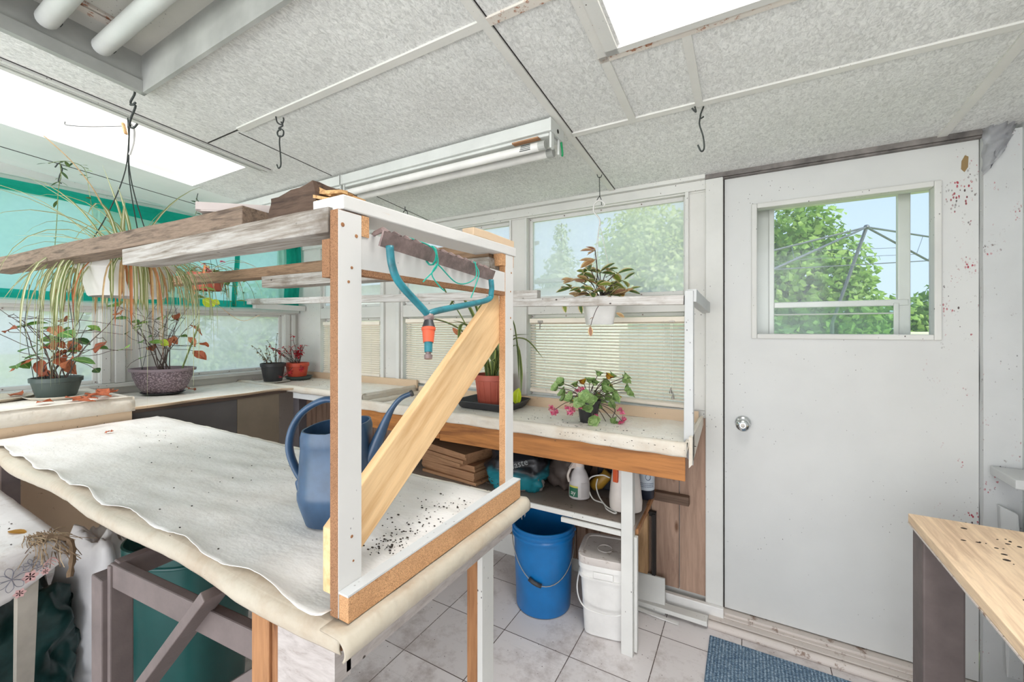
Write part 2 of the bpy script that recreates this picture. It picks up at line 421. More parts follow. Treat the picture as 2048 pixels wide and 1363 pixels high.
M['string'] = plain('green_twine', (30,160,140), .7)
M['cord'] = plain('white_cord', (225,222,215), .5)
M['clear'] = film('clear_glass', (250,252,252), .03, (235,240,245))
M['hazy'] = film('hazy_plastic_glazing', (248,250,250), .40, (244,246,244), sc=2.5)
M['frost'] = film('milky_plastic_glazing', (248,250,250), .62, (252,252,250), sc=5)
M['tealfilm'] = film('teal_shade_film', (214,246,238), .5, (196,244,232), sc=2.4, gloss=False)
M['tealfold'] = film('teal_shade_folds', (70,196,180), .75, (50,190,174), sc=5, gloss=False)
M['clearbag'] = film('clear_bag', (240,240,240), .55, (235,235,238), sc=6)
M['blind'] = plain('blind_slat_cream', (244,234,218), .5, var=.02)
M['counter'] = sheetcloth('cream_plastic_sheet', (250,244,234), (206,180,152), sc=4, stain_amt=.5, specks=.10, bumpk=.5)
M['cream'] = sheetcloth('cream_plastic_edge', (220,212,198), (196,170,140), sc=6, stain_amt=.45, specks=.03, bumpk=.4)
M['roll'] = sheetcloth('darkened_stained_cover', (196,186,168), (160,132,104), sc=6, stain_amt=.5, specks=.03, bumpk=.4)  # stained cream, base darkened to offset strong light on the near edge
M['vinyl'] = sheetcloth('white_vinyl_sheet', (242,238,233), (206,194,182), sc=3, stain_amt=.4, specks=.085, bumpk=.28, stretch=(1,2,1))
M['backboard'] = painted('tan_backboard', (214,188,158), under=(160,126,98), wear=.36, sc=4)
M['card'] = wood('brown_cardboard', (176,134,100), (140,102,74), 'x', .6, knots=False)
M['dirtshelf'] = painted('dirty_shelf_board', (142,128,118), under=(92,78,68), wear=.42, sc=5)
M['gaps'] = plain('dark_gap', (46,42,40), .9)
M['shaft'] = painted('bright_white_shaft', (206,204,200), wear=.18, sc=3, speckd=.05, rough=.7)
M['smoothceil'] = painted('smooth_ceiling_boards', (240,242,238), wear=.2, sc=2.5, speckd=.04)
def m_tile():
    k = NM('textured_ceiling_tile'); v = k.coords()
    n1 = k.noise(k.coords((1,.55,1), rot=(0,0,.3)), 95, 4, .7, 1.2); n2 = k.noise(v, 1.4, 4)
    vo = k.N('ShaderNodeTexVoronoi'); vo.inputs['Scale'].default_value = 26; k.L(k.coords((2.4,.7,1), rot=(0,0,.9)), vo.inputs['Vector'])
    r = k.ramp(n1, [(.34, lin((206,206,203))), (.5, lin((233,233,230))), (.64, lin((250,250,247)))])
    r = k.mix(k.ramp(vo.outputs['Distance'], [(.08,(.85,.85,.85,1)),(.17,G0)]), r, lin((246,246,243)))
    r = k.mix(k.ramp(n2, [(.42,(.22,.22,.22,1)),(.62,G0)]), r, lin((176,174,170)))
    k.col(r); k.set(.8, spec=.2); k.bump(n1, .5, .004); return k.m
M['tile'] = m_tile()
def m_floor():
    k = NM('grey_vinyl_floor_tiles'); v = k.coords(loc=(.002, .063, 0))
    br = k.N('ShaderNodeTexBrick'); br.offset = 0; br.inputs['Scale'].default_value = 1; br.inputs['Brick Width'].default_value = .305; br.inputs['Row Height'].default_value = .305
    br.inputs['Mortar Size'].default_value = .0020; br.inputs['Mortar Smooth'].default_value = .2; br.inputs['Bias'].default_value = 0
    br.inputs['Color1'].default_value = lin((228,222,220)); br.inputs['Color2'].default_value = lin((212,206,204)); br.inputs['Mortar'].default_value = lin((84,72,66))
    k.L(v, br.inputs['Vector'])
    s1 = k.ramp(k.noise(k.coords((3,26,1)), 3, 5), [(.56,G0),(.68,(.55,.55,.55,1))])
    r = k.mix(s1, br.outputs['Color'], lin((212,207,203)))
    r = k.mix(k.ramp(k.noise(k.coords(), 5, 7, .75), [(.5,G0),(.68,(.6,.6,.6,1))]), r, lin((150,134,126)))
    vo = k.N('ShaderNodeTexVoronoi'); vo.inputs['Scale'].default_value = 34; k.L(k.coords(), vo.inputs['Vector'])
    r = k.mix(k.ramp(vo.outputs['Distance'], [(.05,G1),(.09,G0)]), r, lin((104,90,84)))
    k.col(r); k.set(.45, spec=.4); k.bump(k.noise(k.coords(), 30, 3), .1, .003); return k.m
M['floor'] = m_floor()
def m_mat():
    k = NM('blue_ribbed_carpet'); v = k.coords()
    n = k.noise(v, 160, 3, .7)
    r = k.ramp(n, [(.35, lin((78,104,130))), (.5, lin((130,156,178))), (.66, lin((186,206,220)))])
    w = k.N('ShaderNodeTexWave'); w.bands_direction = 'X'; w.inputs['Scale'].default_value = 26; w.inputs['Distortion'].default_value = 1.2; k.L(v, w.inputs['Vector'])
    r = k.mix(k.ramp(w.outputs['Fac'], [(.2,(.5,.5,.5,1)),(.6,G0)]), r, lin((56,76,94)))
    k.col(r); k.set(.95, spec=.05); k.bump(w.outputs['Fac'], .8, .006); return k.m
M['mat'] = m_mat()
def m_grass():
    k = NM('lawn_grass'); n = k.noise(k.coords(), 1.2, 8, .7)
    k.col(k.ramp(n, [(.35, lin((132,160,84))), (.6, lin((190,206,130)))])); k.set(.9); return k.m
M['grass'] = m_grass()
M['siding'] = plain('cream_siding', (240,230,208), .6, var=.03)
M['roof'] = plain('roof_shingles', (120,116,114), .9, var=.2)
M['treegreen'] = leafmat('tree_leaves', [(120,158,66),(156,192,90),(184,210,112),(138,176,80)], transl=.4)
M['conifer'] = leafmat('haze_paled_needles', [(176,190,156),(196,208,176),(206,216,186)], transl=.4)  # needle colours paled to imitate haze in the window view
M['palegreen'] = leafmat('haze_paled_leaves', [(204,218,140),(220,232,160),(234,240,186),(188,206,124)], transl=.45)  # leaf colours lightened to imitate the washed-out look through hazy glazing
M['bushgreen'] = leafmat('bush_leaves', [(120,152,96),(156,184,118),(180,204,140)], transl=.4)
M['trunk'] = plain('bark', (96,84,72), .9, var=.2)
M['alu'] = plain('white_aluminium', (226,222,214), .35, metal=.1, var=.03)
M['galv'] = plain('galvanised_wire', (112,114,112), .4, metal=.7)
# ================================================================== THE ROOM
fl = MB(); fl.box(-3.4, .92, -2.0, 2.24, -1.38, -1.33); struct('floor', fl, M['floor'])
gr = MB(); gr.sheet(lambda a,b: V(-40+80*a, 2.30+58*b, -1.55), 2, 2); struct('lawn', gr, M['grass'])
gr = MB(); gr.sheet(lambda a,b: V(-40+36.55*a, -30+32.3*b, -1.55), 2, 2); struct('lawn_beside', gr, M['grass'])
# ---- far wall: studs, header, transom and lower wall round the window openings
w = MB(); y0, y1 = 2.15, 2.245
w.box(-3.39,-.171,y0,y1,.648,.86)                       # header
for a,b in ((-3.39,-3.005),(-2.325,-2.104),(-1.235,-1.117),(-.252,-.171)): w.box(a,b,y0,y1,-.385,.648)
for a,b in ((-3.005,-2.325),(-2.104,-1.235),(-1.117,-.252)): w.box(a,b,y0+.004,y1,.085,.168)
w.box(-3.39,-.171,y0+.005,y1,-1.33,-.385)
w.box(-.171,.92,y0+.02,y1,.70,.86)
wall_far = struct('wall_far', w, M['white_wall'], bevel=.003)
b_ = MB()
for i in range(24):
    x0 = -3.3+i*.131
    if x0 > -.18: break
    b_.box(x0+.002, min(x0+.129,-.172), y0-.012, y0+.004, -1.25, -.42)
part('wood_panelling', b_, M['panel'], wall_far, 'brown vertical boards below the counter')
s_ = MB(); s_.box(-1.234,-1.222,y0-.012,y0,-.38,.648).box(-1.13,-1.118,y0-.012,y0,-.38,.648).box(-2.30,-2.27,y0-.02,y0,-.38,.648).box(-2.15,-2.12,y0-.02,y0,-.38,.648).box(-.262,-.245,y0-.014,y0,-.38,.655)
part('casing_strip', s_, M['white'], wall_far, bevel=.002)
s_ = MB(); s_.box(-3.3,-.171,2.112,2.152,.700,.722).box(-3.3,-.171,2.135,2.152,.655,.70)
part('ceiling_trim', s_, M['white'], wall_far, bevel=.003)
wn = [0]
def window(axis, a0, a1, z0, z1, glass, fw=.021, pos=None, frame=None, mull=()):
    """fixed light: timber bead all round and one pane; axis 'x' runs along the far wall, 'y' along the left wall"""
    wn[0] += 1; n = 'window_%d' % wn[0]
    f = MB(); d0, d1 = pos
    def bx(p0,p1,q0,q1):
        if axis == 'x': f.box(p0,p1,d0,d1,q0,q1)
        else: f.box(d0,d1,p0,p1,q0,q1)
    bx(a0,a0+fw,z0,z1); bx(a1-fw,a1,z0,z1); bx(a0+fw,a1-fw,z0,z0+fw); bx(a0+fw,a1-fw,z1-fw,z1)
    for m_ in mull: bx(m_-.012,m_+.012,z0+fw,z1-fw)
    o = struct(n, f, frame or M['white'], bevel=.003)
    g = MB(); dm = (d0+d1)/2
    if axis == 'x': g.box(a0+fw*.6,a1-fw*.6,dm-.0015,dm+.0015,z0+fw*.6,z1-fw*.6)
    else: g.box(dm-.0015,dm+.0015,a0+fw*.6,a1-fw*.6,z0+fw*.6,z1-fw*.6)
    part('pane', g, glass, o)
    s2 = MB()
    for k in range(5):
        t = a0+fw*.4+(a1-a0-fw*.8)*k/4
        for zz in (z0+fw*.45, z1-fw*.45):
            if axis == 'x': s2.tube([V(t,d0-.003,zz),V(t,d0+.004,zz)], .0035, 6)
            else: s2.tube([V(d1+.003,t,zz),V(d1-.004,t,zz)], .0035, 6)
    part('screw', s2, M['rust'], o)
    return o
window('x',-1.117,-.252,.168,.648,M['hazy'],pos=(2.175,2.20))
window('x',-2.104,-1.235,.168,.648,M['hazy'],pos=(2.175,2.20))
window('x',-3.005,-2.325,.168,.648,M['hazy'],pos=(2.175,2.20))
window('x',-1.117,-.252,-.385,.085,M['hazy'],pos=(2.20,2.225))
window('x',-2.104,-1.235,-.385,.085,M['hazy'],pos=(2.20,2.225))
window('x',-3.005,-2.325,-.385,.085,M['hazy'],pos=(2.20,2.225))
# ---- left wall
w = MB(); x0, x1 = -3.39, -3.30
for a,b in ((.92,1.24),(2.03,2.16),(-.62,-.50),(-2.0,-1.9)): w.box(x0,x1,a,b,-.32,.745)
w.box(x0,x1,-2.0,2.16,-1.33,-.32); w.box(x0,x1,-2.0,2.16,.745,1.2); w.box(x0,x1+.004,-2.0,2.15,.115,.172)
wall_left = struct('wall_left', w, M['white_wall'], bevel=.003)
s_ = MB()
for a,b,d in ((.925,.965,.012),(.985,1.03,.02),(1.10,1.145,.015),(1.19,1.235,.012),(2.035,2.075,.012),(2.09,2.12,.02)): s_.box(-3.302,-3.30+d,a,b,-.32,.12)
s_.box(-3.302,-3.265,-1.9,2.14,-.345,-.322); s_.box(-3.302,-3.262,-1.9,2.14,.132,.168); s_.box(-3.302,-3.28,-1.9,2.14,.79,.865)
part('casing_strip', s_, M['white'], wall_left, bevel=.002)
window('y',-.50,.92,-.32,.118,M['frost'],pos=(-3.36,-3.335))
window('y',1.24,2.03,-.32,.118,M['frost'],pos=(-3.36,-3.335))
window('y',-.50,.92,.17,.745,M['hazy'],pos=(-3.36,-3.335),mull=(.2,))
window('y',1.24,2.03,.17,.745,M['hazy'],pos=(-3.36,-3.335))
# ---- right wall with ledge, door post
w = MB(); w.box(.828,.92,-2.0,2.24,-1.33,1.05); struct('wall_right', w, M['peel'])
p = MB(); p.beam((.783,2.14,-1.33),(.783,2.14,.70),.10,.03,up=(0,1,0),segs=14,rough=.0012)
# ---- ceiling: sloping slab with the openings for two roof lights and the light box
xs = [-3.39,-2.69,-2.13,-1.83,-.61,-.31,.32,.92]; ys = [-2.0,-.85,.02,.40,.62,1.13,1.16,2.24]
holes = [(-2.69,-2.13,-.85,1.13),(-.31,.32,.40,1.16),(-1.83,-.61,.02,.62)]
c = MB()
for i in range(len(xs)-1):
    for j in range(len(ys)-1):
        mx, my = (xs[i]+xs[i+1])/2, (ys[j]+ys[j+1])/2
        if any(h[0]<mx<h[1] and h[2]<my<h[3] for h in holes): continue
        c.mi = 1 if mx < -2.69 else 0
        a0,a1,b0,b1 = xs[i],xs[i+1],ys[j],ys[j+1]
        c.hexa([(a0,b0,ceil_z(b0)),(a1,b0,ceil_z(b0)),(a1,b1,ceil_z(b1)),(a0,b1,ceil_z(b1)),(a0,b0,ceil_z(b0)+.03),(a1,b0,ceil_z(b0)+.03),(a1,b1,ceil_z(b1)+.03),(a0,b1,ceil_z(b1)+.03)])
ceiling = struct('ceiling', c, [M['tile'], M['smoothceil']])
def cbar(x0,x1,y0,y1,drop=.006,up=.004):
    m = MB(); m.hexa([(x0,y0,ceil_z(y0)-drop),(x1,y0,ceil_z(y0)-drop),(x1,y1,ceil_z(y1)-drop),(x0,y1,ceil_z(y1)-drop),(x0,y0,ceil_z(y0)+up),(x1,y0,ceil_z(y0)+up),(x1,y1,ceil_z(y1)+up),(x0,y1,ceil_z(y1)+up)]); return m
M['bar'] = painted('painted_grid_bar', (226,224,218), under=(150,110,84), wear=.33, sc=6, speckd=.05)
M['rustbar'] = painted('rust_stained_bar', (222,214,204), under=(160,104,72), wear=.45, sc=7, speckd=.05)
for q in ((-1.80,-.62,.908,.934),(-.595,-.37,.908,.934)): part('grid_bar', cbar(*q), M['bar'] if q[0]<-1 else M['rustbar'], ceiling)
for q in ((-.60,.83,1.521,1.546),(-.38,.83,1.176,1.20)): part('grid_bar', cbar(*q), M['bar'] if q[2]>1.3 else M['rustbar'], ceiling)
for q in ((-.621,-.595,-1.9,2.13),(-.378,-.352,.30,1.521),(-.155,-.131,1.20,1.521),(.612,.640,1.546,2.13)): part('grid_bar', cbar(*q), M['bar'], ceiling)
for q in ((-2.078,-2.06,-1.0,1.20),(-2.13,-2.085,-1.0,1.175),(-2.105,-2.09,-1.0,1.20)): part('roof_light_trim', cbar(*q, drop=.009), M['white'], ceiling)
for q in ((-.352,-.318,.30,1.176),(-.352,.36,1.155,1.176)): part('roof_light_trim', cbar(*q, drop=.010), M['white'], ceiling)
for q in ((-1.834,-1.829,.934,1.375),(-2.05,-1.80,.918,.923),(-3.02,-3.012,-1.9,2.12),(-1.834,-1.829,1.51,2.12),(-2.06,-2.055,-1.0,1.20),(-.60,.83,1.546,1.549),(-.594,-.591,-1.9,2.13),(-.624,-.6215,-1.9,2.13),(-1.80,-.37,.934,.937)): part('seam', cbar(*q, drop=.0012, up=.001), M['gaps'], ceiling, 'dark seam between ceiling boards')
def shaft(x0,x1,y0,y1,top):
    m = MB(); t = .02
    def wall(ax0,ax1,ay0,ay1):
        m.hexa([(ax0,ay0,ceil_z(ay0)+.0305),(ax1,ay0,ceil_z(ay0)+.0305),(ax1,ay1,ceil_z(ay1)+.0305),(ax0,ay1,ceil_z(ay1)+.0305),(ax0,ay0,top),(ax1,ay0,top),(ax1,ay1,top),(ax0,ay1,top)])
    wall(x0-t,x0,y0-t,y1+t); wall(x1,x1+t,y0-t,y1+t); wall(x0,x1,y0-t,y0); wall(x0,x1,y1,y1+t); return m
part('roof_light_shaft', shaft(-2.69,-2.13,-.85,1.13,1.36), M['shaft'], ceiling, 'bright white shaft of the long roof light')
part('roof_light_shaft', shaft(-.31,.32,.40,1.16,1.36), M['shaft'], ceiling, 'bright white shaft of the small roof light')
def chips(k, base, x0, x1):
    sp_ = k.N('ShaderNodeSeparateXYZ'); k.L(k.tc.outputs['Object'], sp_.inputs[0])
    vo = k.N('ShaderNodeTexVoronoi'); vo.inputs['Scale'].default_value = 95; k.L(k.coords((1.3,1,.7)), vo.inputs['Vector'])
    a = k.ramp(vo.outputs['Distance'], [(.30,G1),(.36,G0)]); b = k.ramp(k.noise(k.coords((1,1,.7)), 7, 6, .8), [(.57,G0),(.63,G1)])
    mr = k.N('ShaderNodeMapRange'); mr.inputs[1].default_value = x0; mr.inputs[2].default_value = x1; k.L(sp_.outputs[0], mr.inputs[0])
    m1 = k.N('ShaderNodeMath', operation='MULTIPLY'); k.L(a, m1.inputs[0]); k.L(b, m1.inputs[1])
    m2 = k.N('ShaderNodeMath', operation='MULTIPLY'); k.L(m1.outputs[0], m2.inputs[0]); k.L(mr.outputs[0], m2.inputs[1])
    cc = k.ramp(k.noise(k.coords(), 23, 2), [(.46, lin((88,74,72))), (.54, lin((170,60,74)))])
    src = k.b.inputs['Base Color'].links[0].from_socket; k.L(k.mix(m2.outputs[0], src, cc), k.b.inputs['Base Color'])
class Wrap(NM):
    def __init__(s, m): s.m = m; s.t = m.node_tree; s.b = s.t.nodes['Principled BSDF']; s.tc = [n for n in s.t.nodes if n.type == 'TEX_COORD'][0]
chips(Wrap(M['door']), None, .22, .36); M['post'] = painted('door_post_paint', (206,207,206), under=(120,105,98), wear=.36, sc=4); chips(Wrap(M['post']), None, -1.0, -.99); struct('trim_1', p, M['post'])
# ---- door, its glazing, knob and hinges; storm door outside
dx0,dx1,dz0,dz1 = -.093,.731,-1.282,.69; gx0,gx1,gz0,gz1 = .030,.616,-.026,.543
d = MB(); ya,yb = 2.152,2.192
for q in ((dx0,gx0,dz0,dz1),(gx1,dx1,dz0,dz1),(gx0,gx1,dz0,gz0),(gx0,gx1,gz1,dz1)): d.box(q[0],q[1],ya,yb,q[2],q[3])
door = struct('door_1', d, M['door'])
f = MB(); e = .016
for q in ((gx0-e,gx0+.006,gz0-e,gz1+e),(gx1-.006,gx1+e,gz0-e,gz1+e),(gx0+.006,gx1-.006,gz0-e,gz0+.006),(gx0+.006,gx1-.006,gz1-.006,gz1+e)): f.box(q[0],q[1],ya-.012,yb+.008,q[2],q[3])
part('window_bead', f, M['white'], door, bevel=.004)
g = MB(); g.box(gx0,gx1,2.178,2.181,gz0,gz1); part('pane', g, M['clear'], door)
k = MB(); kc = V(-.019,2.152,-.423); RXm = Matrix.Rotation(PI/2,3,'X')
k.lathe([(.033,0),(.033,.004),(.026,.010),(.014,.014),(.013,.034),(.020,.040),(.0275,.050),(.0285,.060),(.024,.068),(.014,.071),(.012,.067),(.0001,.067)], kc, 32, M=RXm)
kn = part('door_knob', k, M['chrome'], door, smooth=True, auto=50)
k = MB(); k.lathe([(.009,.066),(.009,.074),(.0001,.0745)], kc, 16, M=RXm); part('lock_button', k, M['steel'], kn)
for z in (.44,-1.03-.12):
    h_ = MB(); h_.tube([V(.742,2.146,z-.045),V(.742,2.146,z+.045)], .009, 10); h_.box(.735,.765,2.149,2.156,z-.045,z+.045)
    for i in range(4): h_.tube([V(.742,2.146,z-.03+.02*i-.0015),V(.742,2.146,z-.03+.02*i+.0015)], .0105, 10)
    part('hinge', h_, M['peel'], door)
t = MB(); t.box(-.171,-.098,2.118,2.20,-1.33,.695); struct('trim_2', t, M['white'], bevel=.004)
t = MB(); t.box(-.0985,-.0935,2.16,2.2,-1.3,.695); t.box(.7315,.7345,2.16,2.2,-1.3,.695); struct('trim_3', t, M['gaps'])
t = MB(); t.box(-.171,.80,2.122,2.18,.697,.724); t.box(-.12,.76,2.13,2.18,.690,.697); struct('trim_4', t, plain('grey_rusty_track', (126,120,116), .6, metal=.3, var=.25, vs_=14), bevel=.002)
m = MB(); P0 = [onY(u,v,2.1515) for u,v in ((1923,322),(1930,310),(1937,313),(1936,334),(1929,344),(1922,338))]; m.face([m.bm.verts.new(p) for p in P0]); part('bare_patch', m, plain('bare_wood_patch',(150,124,84),.8), door, 'bare brown patch of missing paint', solid=.0008)
# threshold steps under the door
M['sill'] = painted('worn_sill_paint', (214,204,196), under=(140,118,104), wear=.43, sc=4)
t = MB(); t.box(-.15,.83,2.12,2.20,-1.33,-1.288); t.box(-.155,.83,2.068,2.12,-1.33,-1.302); t.tube([V(-.155,2.05,-1.318),V(.83,2.05,-1.318)], .017, 10)
t.box(-.155,.83,2.10,2.122,-1.302,-1.297); struct('trim_5', t, M['sill'], bevel=.004)
# storm door
sdm = MB(); Y0,Y1 = 2.29,2.325
sdm.box(-.10,.107,Y0,Y1,-1.25,.70).box(.543,.582,Y0,Y1,-.05,.70).box(.107,.575,Y0-.004,Y1,.098,.124).box(.107,.82,Y0,Y1,.56,.70).box(.107,.545,Y0-.004,Y1,.064,.07).box(-.10,.82,Y0,Y1,-1.25,-.05).box(.72,.82,Y0,Y1,-.05,.56)
sdm.box(.085,.107,Y0-.014,Y0,-.05,.56).box(.527,.545,Y0-.008,Y0,-.05,.11)
storm = struct('door_2', sdm, M['alu'], bevel=.003)
g = MB(); g.box(.107,.545,2.306,2.309,.12,.56); g.box(.582,.72,2.306,2.309,-.05,.56); part('pane', g, M['clear'], storm)
g = MB(); g.box(.107,.545,2.300,2.303,-.05,.10); part('pane', g, film('green_tinged_glass',(226,240,232),.12,(226,240,232)), storm)
t = MB(); t.box(-.171,-.093,2.245,2.33,-1.4,.70).box(.82,.90,2.245,2.33,-1.4,.70).box(-.171,.90,2.245,2.33,.70,.80); struct('trim_6', t, M['alu'])
# crumpled plastic packing at the head of the door post
pl = MB(); r_ = random.Random(3)
def crump(a,b):
    n1 = mnoise.noise(Vector((a*3,b*5,1)))*.02; n2 = mnoise.noise(Vector((a*8,b*9,4)))*.014
    return V(.728+.085*a*(1-.35*b)+n2, 2.118-.02*math.sin(PI*a)+n1, .715-.17*b*(1-.5*a)+n2)
pl.sheet(crump, 14, 14)
single('plastic_packing', pl, M['clearbag'], 'crumpled clear plastic packing stuffed above the door hinge post', 'plastic', smooth=True, solid=.001)
# ledge on the right wall and a boxed trim below it
t = MB(); t.box(.745,.83,1.95,2.11,-.512,-.482); single('wall_ledge', t, M['peel'], 'small peeling white ledge on the wall right of the door', 'ledge', bevel=.003)
t = MB(); t.hexa([(.775,2.085,-1.2),(.835,2.085,-1.2),(.835,2.128,-1.2),(.79,2.128,-1.2),(.765,2.10,-.615),(.80,2.075,-.63),(.80,2.125,-.63),(.765,2.125,-.615)]); struct('trim_7', t, M['peel'], bevel=.004)
# low boards round the floor
t = MB(); t.box(-.36,-.095,2.095,2.118,-1.33,-1.262); struct('baseboard_far', t, M['pail'], bevel=.003)
t = MB(); t.box(-2.6,-.98,2.12,2.138,-1.33,-1.205); struct('baseboard_behind_buckets', t, M['white'], bevel=.003)
# ---- recessed ceiling light box
lb = thing('ceiling_light_box', 'recessed ceiling light box with white tubes at upper left corner', 'light', (-1.22,.32,.83))
m = MB(); X0,X1,Ya,Yb = -1.838,-.60,0.0,.628
def lw(ax0,ax1,ay0,ay1,lo,hi): m.hexa([(ax0,ay0,ceil_z(ay0)+lo),(ax1,ay0,ceil_z(ay0)+lo),(ax1,ay1,ceil_z(ay1)+lo),(ax0,ay1,ceil_z(ay1)+lo),(ax0,ay0,ceil_z(ay0)+hi),(ax1,ay0,ceil_z(ay0)+hi),(ax1,ay1,ceil_z(ay1)+hi),(ax0,ay1,ceil_z(ay1)+hi)])
lw(X0,X0+.012,Ya,Yb,-.022,.12); lw(X1-.012,X1,Ya,Yb,-.022,.12); lw(X0,X1,Ya,Ya+.012,-.022,.12); lw(X0,X1,Yb-.012,Yb,-.022,.12)
lw(X0+.012,X0+.024,Ya,Yb,-.022,.018)
part('frame', m, M['metal_grey'], lb)
m = MB(); lw(X0,X1,Ya,Yb,.108,.125); part('back_panel', m, painted('specked_panel',(214,212,204),under=(150,130,110),wear=.3,sc=4), lb)
m = MB(); lw(X0+.10,X0+.135,Ya+.02,Yb-.09,.098,.110); lw(X0+.14,X0+.150,Ya+.02,Yb-.09,.100,.110); part('lampholder_rail', m, M['rustbar'], lb)
for y in (.505,.385,.265):
    m = MB(); z = ceil_z(y)+.052; m.tube([V(-1.80,y,z),V(-1.797,y,z),V(-1.79,y,z),V(-.64,y,z)], [.017,.024,.026,.026], 18)
    tb = part('tube', m, M['metal_white'], lb, smooth=True, auto=40)
    m = MB(); m.box(-1.785,-1.765,y+.0235,y+.0272,z-.008,z+.004); part('label_mark', m, M['wire'], tb)
# ---- two fluorescent battens in a row
def batten(x0, x1, y0, name, label):
    t_ = thing(name, label, 'light', ((x0+x1)/2, y0+.06, ceil_z(y0)-.05), 'fluorescent battens along the ceiling')
    m = MB(); y1_ = y0+.115; zt = ceil_z(y1_)-.001; zb = zt-.046
    m.box(x0,x1,y0,y1_,zb,zt); part('housing', m, M['metal_white'], t_, bevel=.003)
    m = MB(); m.box(x0+.01,x1-.01,y0+.012,y1_-.012,zb-.012,zb); part('reflector', m, M['metal_white'], t_, bevel=.004)
    for y in (y0+.022, y1_-.020):
        m = MB(); m.tube([V(x0+.02,y,zb-.040),V(x1-.035,y,zb-.040)], .0165, 14); tb = part('tube', m, M['pail'], t_, smooth=True, auto=40)
        m = MB(); m.tube([V(x1-.055,y,zb-.040),V(x1-.028,y,zb-.040)], .0172, 14); part('tube_cap', m, M['metal_grey'], tb)
        if y == y0+.022:
            m = MB()
            for i in range(4): m.box(x1-.13+.002*i,x1-.085,y-.0172,y-.0155,zb-.050+.006*i,zb-.0478+.006*i)
            part('print_lines', m, M['wire'], tb)
    for xa in (x0, x1):
        m = MB(); m.box(xa-.004,xa+.004,y0-.002,y1_+.002,zb-.002,zt); 
        for y in (y0+.022, y1_-.020): m.box(xa-.008 if xa==x1 else xa,xa if xa==x1 else xa+.008,y-.012,y+.012,zb-.058,zb)
        ep = part('end_plate', m, M['metal_white'], t_, bevel=.001)
        if xa == x1:
            m = MB(); m.tube([V(xa+.003,y0+.06,zt-.028),V(xa+.0052,y0+.06,zt-.028)], .008, 12); part('hole', m, M['gaps'], ep)
            m = MB(); m.tube(catmull([V(xa+.004,y1_-.022,zb-.01),V(xa+.008,y1_-.02,zb-.05),V(xa+.004,y1_-.012,zb-.058)],4), .004, 8); part('green_wire', m, plain('green_cap',(20,150,90),.5), ep)
    m = MB(); m.box(x1-.16,x1-.05,y0+.0,y0+.024,zb-.0165,zb-.0115); part('paper_sticker', m, M['card'], t_, 'brown paper sticker')
    return t_
batten(-1.757,-.622,1.375,'fluorescent_batten','long white fluorescent batten with two tubes ending near the ceiling bar')
batten(-2.95,-1.775,1.375,'fluorescent_batten','white fluorescent batten further left, in line behind the timber rack')
# ---- teal shade film over the upper left windows
m = MB()
def tf(a,b):
    y = -1.0+3.10*a; z = .752-.60*b
    return V(-3.236+.010*mnoise.noise(Vector((a*14,b*3,0)))-.004, y, z+.012*mnoise.noise(Vector((a*9,1.3,0)))*(1-b))
m.sheet(tf, 60, 14)
teal = single('shade_film', m, M['tealfilm'], 'translucent teal shade film hung over the upper left windows', 'shade film', smooth=True)
m = MB(); m.sheet(lambda a,b: V(-3.226+.010*mnoise.noise(Vector((a*20,b*4,2))), -1.0+3.10*a, .756-.085*b*(1+.35*math.sin(a*9))+.01*mnoise.noise(Vector((a*7,0,7)))), 80, 8)
part('top_fold', m, M['tealfold'], teal, 'darker teal gathered fold', smooth=True)
m = MB(); m.sheet(lambda a,b: V(-3.222, -1.0+3.0*a, .205-.045*b+.012*mnoise.noise(Vector((a*8,0,9)))), 60, 4); part('bottom_fold', m, M['tealfold'], teal, smooth=True)
for yy,wd in ((1.62,.03),(2.05,.12)):
    m = MB(); m.sheet(lambda a,b: V(-3.218+.010*math.sin(a*14), yy-wd/2+wd*a+.012*math.sin(b*5), .74-.58*b), 10, 12); part('gathered_edge', m, M['tealfold'], teal, smooth=True)
# ================================================================== COUNTERS
def lipbar(pts, r, mat, name, parent, label=None, flat=1.0):
    m = MB(); m.tube(catmull(pts, 8), r, 10, flat=flat); return part(name, m, mat, parent, label, smooth=True)
# ---- right hand counter along the far wall
c1 = thing('potting_counter', 'cream plastic covered counter with walnut edge under the window blinds', 'counter', (-1.1,1.9,-1.33))
m = MB()
def top1(a,b):
    x = -1.93+1.725*a; y = 1.655+.475*b
    return V(x, y, -.437+.0035*mnoise.noise(Vector((x*7,y*9,3)))+.002*mnoise.noise(Vector((x*25,y*30,3))))
m.sheet(top1, 90, 30); part('counter_sheet', m, M['counter'], c1, 'soil-strewn cream plastic', smooth=True)
m = MB(); m.box(-1.95,-.20,1.655,2.13,-.475,-.448); part('counter_board', m, M['darkpanel'], c1)
m = MB()
def lip1(a,b):
    x = -1.95+1.755*a; z0 = -.408-.014*a; dz = .004*mnoise.noise(Vector((x*9,2,1)))
    if b < .35: t=b/.35; return V(x,1.655+.012*(1-t)-.02*t, z0+dz-.002+.004*math.sin(t*PI))
    t=(b-.35)/.65; return V(x,1.635+.004*mnoise.noise(Vector((x*14,b*2,5))), z0+dz-.002-.046*t-(.006*max(0,mnoise.noise(Vector((x*10,8,1)))) if b>.9 else 0))
m.sheet(lip1, 110, 10); part('front_lip', m, M['cream'], c1, 'folded cream front lip', smooth=True, solid=.003)
m = MB(); m.box(-1.95,-.195,1.648,1.654,-.46,-.425); part('lip_batten', m, M['white'], c1)
m = MB(); m.sheet(lambda a,b: V(-.202+.012*math.sin(PI*b), 1.65+.48*a, -.418+.012*math.sin(PI*b)-.006*b+.006*mnoise.noise(Vector((a*6,b*3,2)))-(.05*b*b)), 30, 8); part('end_lip', m, M['cream'], c1, smooth=True, solid=.003)
